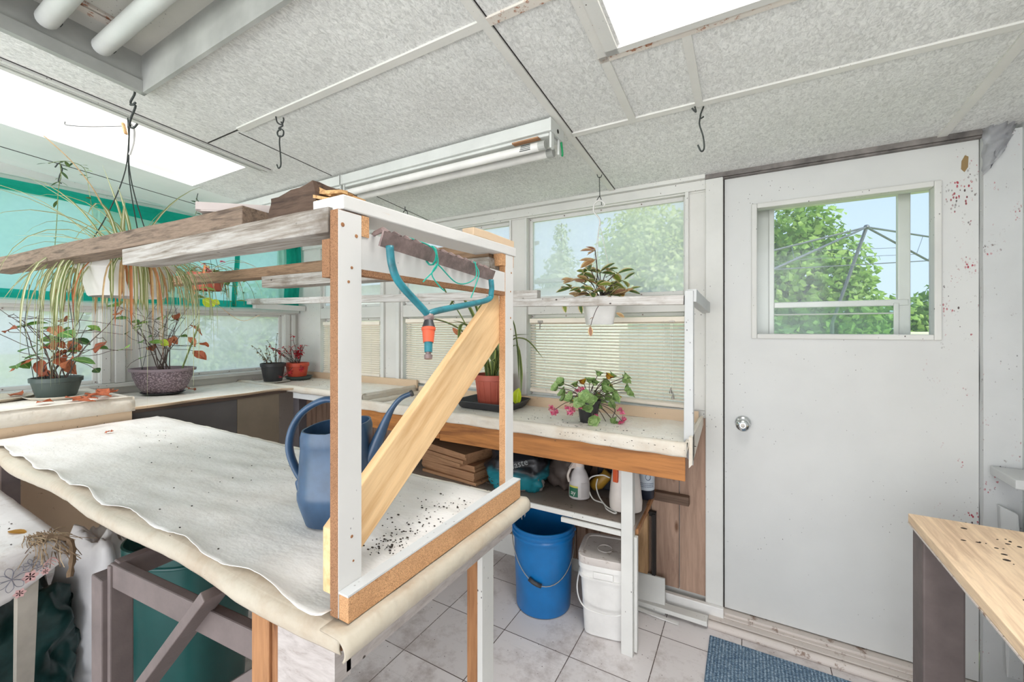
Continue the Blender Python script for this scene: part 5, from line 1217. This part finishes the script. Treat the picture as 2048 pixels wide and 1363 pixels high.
P_ = [node(n) for n in nodes]; base = V(hx,hy,.14)
for p in P_: m.tube(catmull([base+V(ru(-.04,.04),ru(-.04,.04),0),base.lerp(p,.5)+V(0,0,.02),p],4),.0022,5)
trail = catmull([base+V(.05,-.06,.0),at(1222,592,1.80),at(1198,610,1.79),at(1186,635,1.79),at(1181,652,1.79)],4); m.tube(trail,.0016,5)
part('stems', m, M['stem'], hy_)
m = MB(); m2 = MB()
for i,p in enumerate(P_):
    for j in range(4):
        L = ru(.05,.085); mm = m2 if (i in (0,1,4,20) or pr.random()<.22) else m
        mm.leaf(p+V(ru(-.008,.008),ru(-.008,.008),0),rdir(-.45,.65),(ru(-.4,.4),-.7,1),L,L*.52,curl=ru(.1,.6),fold=.25)
for (u,v) in ((1128,610),(1160,612)): m.leaf(at(u,v-10,1.93),V(.12,-.05,-1),(0,-1,.1),.06,.026,curl=.2,fold=.3)
for i in range(4,len(trail),4): m2.leaf(trail[i],rdir(-.3,.4),(0,-.6,1),.03,.018)
m2.leaf(trail[-1],V(0,0,-1),(0,-1,0),.045,.024,fold=.1,curl=.1); m2.leaf(at(1232,625,1.9),V(.8,.3,-.4),(0,-.8,.6),.045,.022)
part('leaves', m, M['hoya'], hy_, 'cream edged green leaves', recalc=False); part('pink_leaves', m2, M['hoyapink'], hy_, 'pink and peach young leaves', recalc=False)
# ---- strap leaved plant in terracotta pot, on black tray
tx, ty, tz = -1.25,1.985,-.417
tcp = thing('strap_leaf_plant','ribbed terracotta pot with long strap leaves behind the pine brace','plant',(tx,ty,tz))
pot(tcp,(tx,ty,tz),.082,.102,.165,M['terra'],rim=.02)
m = MB()
for k in range(16):
    a = 2*PI*k/16; m.tube([V(tx+.084*math.cos(a),ty+.084*math.sin(a),tz+.01),V(tx+.099*math.cos(a),ty+.099*math.sin(a),tz+.13)],.0025,5)
part('ribs', m, M['terra'], tcp)
m = MB(); b0 = V(tx,ty,tz+.14)
straps = [((930,655),(905,640),.03),((885,575),(880,560),0),((990,600),(995,580),0),((945,600),(935,570),.02),((920,605),(890,625),.05),((1050,690),(1088,718),.06),((1030,680),(1060,668),.05),((870,650),(862,655),.06),((960,620),(975,600),0),((925,660),(915,690),.06),((985,740),(985,765),.09)]
for (a,b,lift) in straps:
    p1 = at(*a,min(2.33+ru(-.1,.1),2.06/ray(*a).y)); p2 = at(*b,min(2.33+ru(-.12,.12),2.07/ray(*b).y)); q = b0+V(ru(-.03,.03),ru(-.03,.03),0)
    m.blade(catmull([q,q.lerp(p1,.5)+V(0,0,.04+lift),p1+V(0,0,lift*.5),p2],5),ru(.026,.036),fold=.45)
for (u,v,u2,v2) in ((1030,690,1042,790),(1020,640,1038,760)): m.blade(catmull([b0,at(u,v,2.28),at((u+u2)/2+6,(v+v2)/2,2.26),at(u2,v2,2.24)],5),.02)
part('leaves', m, M['clivia'], tcp, recalc=False)
m = MB(); m.leaf(at(918,668,2.3),V(.5,.2,-1),(0,-1,.2),.09,.05,curl=.8,fold=.6); m.leaf(at(905,655,2.3),V(.9,.3,-.9),(0,-1,.2),.07,.03,curl=.8,fold=.6); part('dried_leaf_end', m, M['dry'], tcp, recalc=False)
m = MB(); m.leaf(at(1038,775,2.22),V(-.1,-.1,-.55),(.2,-1,.3),.10,.055,curl=.5,fold=.4); part('yellow_leaf', m, M['leafyellow'], tcp, 'drooping yellow green leaf', recalc=False)
m = MB(); z = -.4335
def trayring(s): return [V(-1.245,1.98,0)+Matrix.Rotation(.0,3,'Z')@V(x*s*.175,y*s*.14,0) for x,y in ((-1,-1),(1,-1),(1,1),(-1,1))]
m.lathe([(.0001,z),(.150,z),(.156,z+.004),(.178,z+.042),(.184,z+.042),(.184,z+.038),(.178,z+.036),(.160,z+.006),(.0001,z+.005)],(-1.245,1.975,0),48,sx=1.0,sy=.78,sq=5,close=False)
single('plant_tray', m, M['blackplastic'], 'black rectangular plastic tray under the terracotta pot', 'tray', smooth=True, auto=30)
# ---- succulent with pink flowers
kx, ky, kz = -.655,1.885,-.436
kp = thing('kalanchoe','bushy succulent with pink flowers in a small black pot on the right counter','plant',(kx,ky,kz))
pot(kp,(kx,ky,kz),.040,.054,.105,M['blackplastic'],rim=.010)
base = V(kx,ky,kz+.10)
ros = [(1110,775,.9),(1122,765,1.1),(1125,785,1),(1140,795,1),(1150,768,.8),(1165,762,.9),(1180,760,1),(1198,746,.8),(1190,765,.9),(1218,752,.9),(1226,750,.8),(1212,765,1),(1210,778,1.2),(1225,782,1.2),(1215,795,1.2),(1230,795,1),(1250,760,1.1),(1253,752,.9),(1255,778,1),(1260,785,1),(1170,795,1.2),(1180,800,1.2),(1160,805,1.1),(1150,800,1),(1175,812,1.1),(1196,790,1),(1203,800,1),(1186,838,1.1),(1190,845,.9),(1226,840,.9),(1232,848,.8),(1215,848,.7),(1222,808,.9),(1200,812,.8),(1128,795,.9)]
m = MB(); m2 = MB(); ms = MB()
for i,(u,v,s_) in enumerate(ros):
    p = at(u,v,1.93+ru(-.07,.06)); ax_ = ((p-base)+V(0,0,.05)).normalized()
    ms.tube(catmull([base+V(ru(-.02,.02),ru(-.02,.02),-.01),base.lerp(p,.5)+V(0,0,.015),p],4),.0018,4)
    mm = m2 if i in (5,9) else m
    for j in range(13):
        a = 2*PI*j/13*2.6; sd_ = ax_.orthogonal().normalized(); sd_ = Matrix.Rotation(a,3,ax_)@sd_
        L = .030*s_*ru(.8,1.25); mm.leaf(p-ax_*.008*(j%3),sd_+ax_*(.15+.35*(j%3)),ax_,L,L*1.05,curl=-.3,fold=.25,nseg=4)
for k in range(16):
    p = at(ru(1125,1240),ru(765,812),1.93+ru(-.06,.06)); L=.022; m2.leaf(p,rdir(-.6,.4),(0,0,1),L,L*.8,nseg=4)
part('stems', ms, M['stem'], kp); part('leaves', m, M['kal'], kp, 'round pale green leaves', recalc=False); part('yellow_leaves', m2, M['kalyel'], kp, 'yellow and orange old leaves', recalc=False)
fl_ = [(1103,815,1),(1112,822,1.1),(1106,826,.8),(1135,815,1.1),(1145,818,1.1),(1140,825,.8),(1160,812,.8),(1240,818,.6),(1244,824,.6),(1248,838,1.1),(1242,844,.8),(1155,780,.9),(1165,777,.7),(1192,830,.5)]
for (u,v,s_) in fl_:
    m = MB(); c_ = at(u,v,1.90+ru(-.05,.05))
    for k in range(46):
        d = rdir(-1,1); m.leaf(c_+d*.015*s_*ru(.2,1),rdir(-1,1),d,ru(.007,.012),.009,nseg=2,curl=.3)
    part('pink_flowers', m, M['pink'], kp, 'cluster of small pink flowers', recalc=False)
m = MB()
for (u,v) in ((1108,820),(1140,820),(1245,842)): m.tube(catmull([base,base.lerp(at(u,v,1.9),.6)+V(0,0,.02),at(u,v,1.9)],5),.0016,4)
m.tube(catmull([base,at(1227,815,1.9),at(1225,835,1.88)],5),.0024,5); part('flower_stalks', m, M['stem'], kp)
# ---- hanging vines at the left
def vine(pts, n, label, name='hanging_vine'):
    t_ = thing(name,label,'vine',tuple(pts[-1])); m = MB(); c_ = catmull(pts,8); m.tube(c_,.0014,4); part('stem', m, M['greenstem'], t_)
    m = MB()
    for k in range(n): q = pr.choice(c_); m.leaf(q,rdir(-.7,.3),(0,-.4,1),ru(.025,.05),ru(.010,.018),nseg=4)
    part('leaves', m, M['vine'], t_, recalc=False)
    return t_
vine([at(120,325,1.9),at(122,352,1.9),at(117,378,1.9),at(113,450,1.9),at(104,560,1.9)],9,'thin green vine trailing from a ceiling hook in front of the teal film')
vine([at(96,326,1.95),at(130,322,1.95),at(160,330,1.95),at(172,345,1.95),at(178,380,1.93),at(186,432,1.9)],14,'short leafy vine twisted along the ceiling edge at upper left')
vine([at(394,383,2.5),at(392,395,2.5),at(396,412,2.5),at(390,430,2.5)],7,'small green tendril hanging from the roof light corner')
# ---- fallen leaves, each its own
dl = [(150,800,-.328,.07,'dried brown leaf beside the dark green pot saucer'),(168,806,-.33,.075,None),(185,792,-.328,.085,None),(200,796,-.326,.08,None),(212,786,-.325,.085,None),(222,790,-.328,.08,None),(178,800,-.328,.06,None),(205,790,-.32,.075,None),(250,806,-.384,.085,'curled brown leaf at the step of the left counter, right of the leaf pile'),
 (130,826,-.440,.085,'upright brown dried leaf against the counter lip'),(142,834,-.440,.10,'large flat brown leaf lying on the end of the work table'),(70,790,-.33,.07,'orange brown leaf standing behind the dark green pot'),(32,793,-.33,.075,'brown leaf lying behind the woven saucer'),(90,806,-.328,.06,'small brown leaf lying in the pale ribbed saucer'),
 (384,781,-.384,.06,'curled brown leaf lying right of the mauve pot'),(371,777,-.384,.05,'brown leaf tucked against the mauve pot saucer'),(218,866,-.445,.028,'small dark leaf scrap on the white vinyl, below the mauve pot'),(55,864,-.445,.03,'red brown leaf scrap on the vinyl near the left edge')]
for (u,v,zz,L,lbl) in dl:
    p = onZ(u,v,zz); m = MB(); pile = lbl is None
    a = ru(0,2*PI); d = Vector((math.cos(a),math.sin(a),ru(.0,.12)))
    if 'upright' in (lbl or '') or 'standing' in (lbl or ''): d = Vector((.2,.1,1))
    m.leaf(p-d*L*.5+V(0,0,.004),d,(ru(-.3,.3),ru(-.3,.3),1),L,L*.68,curl=ru(-.5,.4),fold=ru(.2,.6),wave=.005)
    zl = min(v_.co.z for v_ in m.bm.verts)
    for v_ in m.bm.verts: v_.co.z += zz+.002-zl
    single('dried_leaf', m, M['dry'], lbl or 'curled brown dried leaf in the loose pile right of the dark green pot', 'leaf', 'fallen dried leaves in the pile' if pile else 'single fallen dried leaves', recalc=False)
# ---- ceiling hooks
def hook(name,label,curves,r=.0028):
    t_ = MB()
    for c_ in curves: t_.tube(catmull(c_,6),r,6)
    return single(name,t_,M['wire'],label,'hook','wire hooks hung from the ceiling',smooth=True)
def dn(p,a,b): return V(p.x+RX*a,p.y+RY*a,p.z+b)
p = V(-1.546,.936,ceil_z(.94)-.005)
hook('ceiling_hook','wire hook with swivel ring hanging from the ceiling bar left of the batten',[[dn(p,-.016,0),dn(p,-.010,-.022),dn(p,.006,-.03),dn(p,.014,-.012),dn(p,.012,-.004)],[dn(p,.004,-.02),dn(p,.010,-.034),dn(p,-.004,-.044),dn(p,.002,-.052)],[dn(p,.002,-.045),dn(p,.013,-.055),dn(p,.011,-.072),dn(p,-.004,-.076),dn(p,-.010,-.06),dn(p,.002,-.045)],[dn(p,.0,-.072),dn(p,-.002,-.10),dn(p,.002,-.15),dn(p,.003,-.185),dn(p,-.006,-.196),dn(p,-.012,-.182)]])
p = V(-.143,1.545,ceil_z(1.545)-.006)
hook('ceiling_hook','long open wire hook hanging from the ceiling bar near the door',[[dn(p,-.016,.0),dn(p,-.012,-.018),dn(p,-.026,-.005)],[dn(p,.014,.0),dn(p,.004,-.026),dn(p,.004,-.04),dn(p,.014,-.034)],[dn(p,.004,-.03),dn(p,.0,-.06),dn(p,.012,-.10),dn(p,.016,-.14),dn(p,.006,-.152),dn(p,-.006,-.13)]])
p = V(-.608,1.905,ceil_z(1.9)-.005)
hook('ceiling_hook','thin wire carrying the hoya from the ceiling bar',[[dn(p,-.012,0),dn(p,-.006,-.014),dn(p,.006,-.014),dn(p,.012,0)],[dn(p,0,-.012),dn(p,0,-.05),dn(p,.002,-.105)],[dn(p,.002,-.10),dn(p,-.012,-.122),dn(p,.0,-.105),dn(p,.008,-.12),dn(p,.010,-.145)]],r=.0018)
p = V(-1.852,.603,ceil_z(.6)-.012)
hook('ceiling_hook','chain of bent dark wires from the light box corner to the spider plant',[[dn(p,0,.01),dn(p,.004,-.012),dn(p,-.010,-.040),dn(p,-.004,-.05),dn(p,.008,-.042)],[dn(p,-.012,-.05),dn(p,.006,-.052),dn(p,.002,-.07),dn(p,-.01,-.10),dn(p,-.014,-.125),dn(p,.0,-.13),dn(p,.014,-.116)]],r=.0034)
hook('ceiling_hook','long thin blue wire between the dark hook and the white pot hook',[[V(-1.865,.60,.712),V(-1.868,.60,.70)],[dn(p,-.014,-.12),dn(p,-.016,-.16),V(sx0,sy0,.742),V(sx0+.004,sy0,.722)]],r=.002)
p = V(-1.79,1.85,ceil_z(1.85)-.004)
hook('ceiling_hook','tiny ring hook on the ceiling right of the broken timber',[[dn(p,0,0),dn(p,0,-.02)],[dn(p,0,-.02),dn(p,.014,-.03),dn(p,.012,-.05),dn(p,-.012,-.05),dn(p,-.010,-.032),dn(p,0,-.022)]],r=.0025)
p = V(-2.985,.69,ceil_z(.69)-.004)
hook('ceiling_hook','dark twisted hook at the upper left holding the vine',[[dn(p,-.03,-.02),dn(p,-.01,.0),dn(p,.006,-.03),dn(p,-.006,-.06),dn(p,-.012,-.09),dn(p,.002,-.10)]],r=.003)
m = MB(); m.tube(catmull([at(130,243,1.75),at(134,250,1.75),at(180,253,1.74),at(245,252,1.74)],6),.0016,5)
single('bent_wire', m, M['wire'], 'thin bent wire stretched across the left roof light', 'wire')
m = MB(); m.beam(at(246,246,1.735),at(252,268,1.735),.012,.006); single('wood_chip_peg', m, M['split'], 'little pale wooden peg tied to the wire under the roof light', 'peg')
# ---- soil crumbs on the counter and table
def crumbs(parent_label, pts, zz):
    m = MB()
    for (u,v,n,s_) in pts:
        for k in range(n):
            p = onZ(u+pr.gauss(0,s_),v+pr.gauss(0,s_*.45),zz); m.ball(p,ru(.0007,.0023),(ru(.8,2.0),1,.6),4)
    tag(m.build('soil_crumbs', M['crumb']), parent_label, 'soil', kind='stuff')
crumbs('soil crumbs scattered round the succulent on the right counter',[(1150,855,70,22),(1230,862,50,25),(1195,868,40,35),(1080,838,25,25),(1320,880,30,30),(960,810,40,30)],-.433)
crumbs('row of dark soil crumbs in the corner counter',[(640,772,22,22),(670,774,26,12),(615,770,8,10)],-.388)
crumbs('dark soil crumbs on the white vinyl near the rack posts',[(790,1075,60,26),(770,1100,40,20),(840,1040,50,40),(900,1010,40,30),(970,965,25,15),(390,900,14,60),(310,870,10,25),(560,960,16,60),(350,1030,8,60)],-.443)
# ================================================================== LEFT CORNER
ft = thing('floral_table','low table under a floral white cloth at the lower left','table',(-2.1,0.0,-1.33))
m = MB(); m.box(-2.6,-1.735,-.55,.37,-.625,-.605); part('tabletop', m, M['darkpanel'], ft)
m = MB(); m.hexa([(-1.755,.312,-1.33),(-1.73,.312,-1.33),(-1.73,.337,-1.33),(-1.755,.337,-1.33),(-1.765,.318,-.625),(-1.725,.318,-.625),(-1.725,.358,-.625),(-1.765,.358,-.625)]); part('leg', m, plain('bare_metal_leg',(196,190,178),.35,metal=.6,var=.12), ft, 'pale metal leg')
m = MB(); m.box(-1.76,-1.73,-.52,-.49,-1.33,-.625); part('leg', m, M['steel'], ft)
m = MB(); m.box(-2.57,-2.54,.30,.33,-1.33,-.625); part('leg', m, M['steel'], ft)
k = NM('floral_cloth'); v = k.coords()
r = k.ramp(k.noise(v,3,6,.7),[(.3,lin((214,208,204))),(.7,lin((238,236,234)))])
r = k.mix(k.ramp(k.noise(k.coords((2,2,2)),6,7,.75),[(.52,G0),(.72,(.75,.75,.75,1))]),r,lin((150,128,108)))
k.col(r); k.set(.5); k.bump(k.noise(v,9,3),.3,.006)
m = MB()
def fc(a,b):
    y = -.55+.955*a
    if b < .7: t = b/.7; return V(-2.6+.88*t, y, -.602+.004*mnoise.noise(Vector((a*9,t*9,1))))
    t = (b-.7)/.3; dr = .045+.09*min(1,max(0,(.405-y)/.12))+.006*math.sin(a*27); return V(-1.718+.016*math.sin(t*3+a*9)+.018*t, y+.012*math.sin(t*2), -.602-dr*t)
m.sheet(fc, 50, 30); fcl = single('floral_cloth', m, k.m, 'soiled white floral plastic cloth draped over the low left table', 'tablecloth', smooth=True, solid=.0015)
m = MB(); m2 = MB()
def onfront(y,z): return V(-1.7005+.0225*min(1,max(0,(-.604-z)/.10)),y,z)
for (yc,zc,rr) in ((.300,-.660,.030),(.335,-.640,.016),(.355,-.652,.012)):
    for kk in range(7):
        a = 2*PI*kk/7; m.tube(catmull([onfront(yc,zc),onfront(yc+rr*.7*math.cos(a-.35),zc+rr*.7*math.sin(a-.35)),onfront(yc+rr*math.cos(a),zc+rr*math.sin(a)),onfront(yc+rr*.7*math.cos(a+.35),zc+rr*.7*math.sin(a+.35)),onfront(yc,zc)],4),.0008,4)
for (yc,zc,rr) in ((.332,-.668,.017),(.312,-.700,.013),(.36,-.668,.010)):
    for kk in range(6): a = 2*PI*kk/6; m2.leaf(onfront(yc,zc),V(0,math.cos(a),math.sin(a)),V(1,0,0),rr,rr*.7,curl=0,fold=0,nseg=3)
for kk in range(7): m2.tube(catmull([onfront(.345,-.665),onfront(.355+.003*kk,-.655+.003*kk),onfront(.365+.004*kk,-.660+.006*(kk%3))],3),.0009,4)
part('grey_print', m, plain('grey_print',(130,128,136),.6), fcl, 'grey printed flower outlines'); part('pink_print', m2, plain('pink_print',(222,176,172),.6), fcl, 'pink printed petals', recalc=False)
m = MB()
for k_ in range(130):
    p = V(-1.76+ru(-.05,.05),.38+ru(-.04,.02),-.592); m.tube(grow(p,(ru(.1,1),ru(-.3,.5),ru(-.9,.25)),ru(.03,.10),4,.25,-.15),.0011,3)
m.tube(catmull([V(-1.74,.37,-.59),V(-1.69,.405,-.60),V(-1.672,.41,-.64),V(-1.655,.40,-.695)],5),[.007+.002*math.sin(i*2.3) for i in range(16)],7)
single('dry_stalk', m, leafmat('fibrous_stalk',[(150,126,98),(120,98,76),(176,154,124)],rough=.9,transl=.05), 'dried fibrous plant stalk hanging over the corner of the floral cloth', 'stalk')
m = MB()
for k_ in range(160):
    p = V(ru(-2.3,-1.76),ru(-.1,.36),-.599); m.ball(p,ru(.001,.004),(ru(.8,2.5),1,.5),4)
tag(m.build('soil_litter', M['crumb']),'soil and leaf litter strewn over the floral cloth','soil',kind='stuff')
m = MB(); m.leaf(V(-1.90,.33,-.596),V(.6,.3,.05),(0,0,1),.06,.025); single('dried_leaf', m, leafmat('ochre_leaf',[(190,140,60)]), 'ochre dry leaf lying on the floral cloth', 'leaf', 'single fallen dried leaves', recalc=False)
m = sack((-2.12,.36,-1.33),.26,.26,.47,.2,11,.045,2.6); single('dark_bag', m, M['bagdark'], 'dark green plastic bag slumped under the floral table', 'bag', smooth=True)
m = sack((-2.10,.585,-1.33),.30,.15,.58,.3,13,.028,2.4); single('white_bag', m, plain('white_bag',(226,224,224),.35,var=.05), 'crumpled white plastic bag hanging behind the grey table post', 'bag', smooth=True)
bn = thing('green_bin','large dark teal plastic bin under the work table','bin',(-1.80,.74,-1.33))
m = MB(); m.lathe([(.130,-1.328),(.136,-1.322),(.166,-.74),(.173,-.738),(.174,-.70),(.168,-.698),(.161,-.72),(.132,-1.31)],(-1.70,.72,0),48,sq=.7,rz=.5); part('body', m, M['binmat'], bn, smooth=True, auto=35)
m = MB(); m.lathe([(.166,-.76),(.172,-.757),(.172,-.75),(.166,-.747)],(-1.70,.72,0),48,sq=.7,rz=.5); part('rim_bead', m, M['binmat'], bn, smooth=True)
# ================================================================== OUTSIDE
pr2 = random.Random(77)
def leafcloud(mb, blobs, n, L):
    tot = sum(b[3]*b[4]*b[5] for b in blobs)
    for (cx,cy,cz,ax,ay,az) in blobs:
        k = int(n*ax*ay*az/tot)
        for i in range(k):
            d = Vector((pr2.gauss(0,1),pr2.gauss(0,1),pr2.gauss(0,1))).normalized(); r = pr2.uniform(.25,1)**.5
            jit = 1+.25*mnoise.noise(d*2.2+Vector((cx,cy,cz)))
            p = Vector((cx+d.x*ax*r*jit,cy+d.y*ay*r*jit,cz+d.z*az*r*jit))
            a = Vector((pr2.uniform(-1,1),pr2.uniform(-1,1),pr2.uniform(-.9,.4))).normalized(); b = a.cross(d)
            if b.length < .1: continue
            b.normalize(); l = L*pr2.uniform(.6,1.3); w = l*.38; n_ = a.cross(b)*.12*l
            v = [mb.bm.verts.new(q) for q in (p,p+a*l*.5+b*w+n_,p+a*l,p+a*l*.5-b*w+n_)]; mb.face(v)
def tree(name,label,base,h,blobs,n,L,mat,tr=.09,cat='tree'):
    t = thing(name,label,cat,base,None)
    m = MB(); b = Vector(base); m.tube([b,b+V(.03,0,h*.35),b+V(-.02,.02,h*.7),b+V(.02,0,h)],[tr,tr*.8,tr*.5,tr*.2],8)
    for k in range(7):
        q = b+V(0,0,h*pr2.uniform(.35,.85)); bl = pr2.choice(blobs); m.tube([q,q.lerp(Vector(bl[:3]),.6)+V(0,0,.1),Vector(bl[:3])],[tr*.35,tr*.25,tr*.1],5)
    part('trunk', m, M['trunk'], t)
    m = MB(); leafcloud(m,blobs,n,L); part('crown', m, mat, t, recalc=False)
    return t
tree('leafy_tree','bright green leafy tree seen through the door window behind the clothes line',(.98,9.0,-1.55),3.0,
     [(.95,9,1.0,.95,.9,.85),(.75,9,1.75,.75,.7,.55),(.35,9,.5,.8,.8,.7),(1.2,9,.35,.8,.8,.75),(.2,9,1.2,.55,.6,.6),(.6,9,-.5,1.2,.9,.8),(1.6,9.2,-.1,.55,.6,.6)],11000,.13,M['treegreen'])
tree('leafy_tree','lower rounded green tree at the right side of the door window view',(3.4,12,-1.55),1.9,
     [(3.0,12,.0,1.1,1,.75),(4.0,12,.35,1.0,1,.8),(2.3,12,-.5,1.0,.9,.7),(4.8,12.5,-.1,.9,.9,.9),(1.5,12,-.4,1.0,1,.9)],7000,.15,M['treegreen'])
tree('hazy_tree','broad tree in haze-paled green seen through the hazy window behind the hoya',(-2.4,12,-1.55),4.5,
     [(-2.5,12,2.4,1.3,1.2,1.2),(-1.7,12,1.4,1.1,1.1,1.1),(-3.2,12,1.5,1.0,1.0,1.0),(-2.3,12,.4,1.6,1.2,.9),(-1.1,12,2.5,.9,.9,.9),(-1.2,12,.5,1.1,1,1)],12000,.16,M['palegreen'])
tree('conifer','haze-paled conifer left in the hazy right window',(-5.9,14,-1.55),5.4,
     [(-5.9,14,3.1,.35,.35,.9),(-5.9,14,2.3,.6,.6,.7),(-5.9,14,1.5,.9,.9,.7),(-5.9,14,.6,1.15,1.1,.8),(-5.9,14,-.3,1.3,1.2,.8)],7000,.15,M['conifer'])
for (x,y,s,lbl) in ((-.9,7.5,.75,'low garden bush right of the fence, seen through the blind'),(-.1,8.2,.8,'low garden bush further right behind the blind'),(-2.1,8.6,.8,'low garden bush behind the grey fence')):
    tree('garden_bush',lbl,(x,y,-1.55),.8,[(x,y,-.75,s,s*.8,.75),(x+.3,y,-.2,s*.6,s*.6,.5)],2200,.12,M['bushgreen'],.03,'bush')
for (x,y,s,lbl) in ((-8.2,-.6,1.0,'leafy bush outside the left windows, nearest the camera'),(-7.4,2.4,.9,'leafy bush outside the left windows, nearest the corner'),(-9.4,5.2,1.1,'leafy bush beyond the house corner outside the left wall')):
    tree('garden_bush',lbl,(x,y,-1.55),1.6,[(x,y,-.3,s*.6,s,1.0),(x,y+.3,.5,s*.5,s*.8,.7)],3500,.12,M['bushgreen'],.04,'bush')
hs = thing('house_wing','cream sided house wing standing behind the blinds','house',(-4,5.0,-1.55))
m = MB()
for i in range(22):
    z = -1.5+.10*i; x1 = -1.62 if z < .5 else -3.3
    m.hexa([(-7.5,4.6,z),(x1,4.6,z),(x1,6.5,z),(-7.5,6.5,z),(-7.5,4.615,z+.099),(x1,4.615,z+.099),(x1,6.5,z+.099),(-7.5,6.5,z+.099)])
part('lap_siding', m, M['siding'], hs, 'cream lap siding')
m = MB(); m.hexa([(-3.35,4.5,.56),(-1.55,4.5,.56),(-1.55,6.6,.8),(-3.35,6.6,.8),(-3.35,4.5,.60),(-1.55,4.5,.60),(-1.55,6.6,.84),(-3.35,6.6,.84)]); part('roof', m, M['roof'], hs)
m = MB(); m.hexa([(-7.6,4.45,.70),(-3.2,4.45,.70),(-3.2,6.6,1.5),(-7.6,6.6,1.5),(-7.6,4.45,.76),(-3.2,4.45,.76),(-3.2,6.6,1.56),(-7.6,6.6,1.56)]); part('roof', m, M['roof'], hs)
fn = MB()
for i in range(9): fn.box(-1.60+.13*i,-1.485+.13*i,6.0,6.02,-1.55,-.02)
for z in (-1.2,-.3): fn.box(-1.6,-.43,6.02,6.05,z,z+.08)
single('grey_fence', fn, plain('grey_fence',(170,166,162),.8), 'grey board fence behind the right blind beside the house', 'fence')
sh_ = MB(); sh_.box(2.6,3.5,10.5,11.2,-1.55,-.05); single('white_shed', sh_, M['siding'], 'small white shed low in the door window view', 'shed')
# rotary clothes line
cl_ = thing('clothes_line','grey rotary clothes line standing in the garden outside the door','clothes line',(1.0,5.6,-1.55))
D_ = 4.9
ap = at(1733,454,D_)
m = MB(); m.tube([ap,at(1680,602,D_+.1),at(1664,648,D_+.13)],.018,8); m.tube([at(1664,648,D_+.13),V(at(1664,648,D_+.13).x,at(1664,648,D_+.13).y,-1.55)],.022,8); part('pole', m, M['galv'], cl_)
tips_ = [at(1542,502,D_-.4),at(1545,539,D_-.9),at(1857,521,D_+.2),at(1870,475,D_+.9),at(1600,470,D_+1.2)]
for t_ in tips_[:4]:
    m = MB(); m.tube([ap,t_],.012,6); part('arm', m, M['galv'], cl_)
m = MB()
for f_ in (1.0,.8,.6):
    q = [ap.lerp(t_,f_) for t_ in (tips_[0],tips_[1],tips_[2],tips_[3])]
    for a in range(3): m.tube([q[a],q[a+1]],.006 if f_==1 else .003,5)
part('line_wire', m, M['galv'], cl_)
m = MB(); m.ball(ap,.03); part('hub', m, M['galv'], cl_)
m = MB(); m.tube([V(1.30,3.2,-1.5),V(1.30,3.2,3.2)],.02,8); m.tube([V(1.36,3.2,-1.5),V(1.36,3.2,3.2)],.008,6); single('white_mast', m, M['alu'], 'thin white mast at the right side of the door window', 'mast')
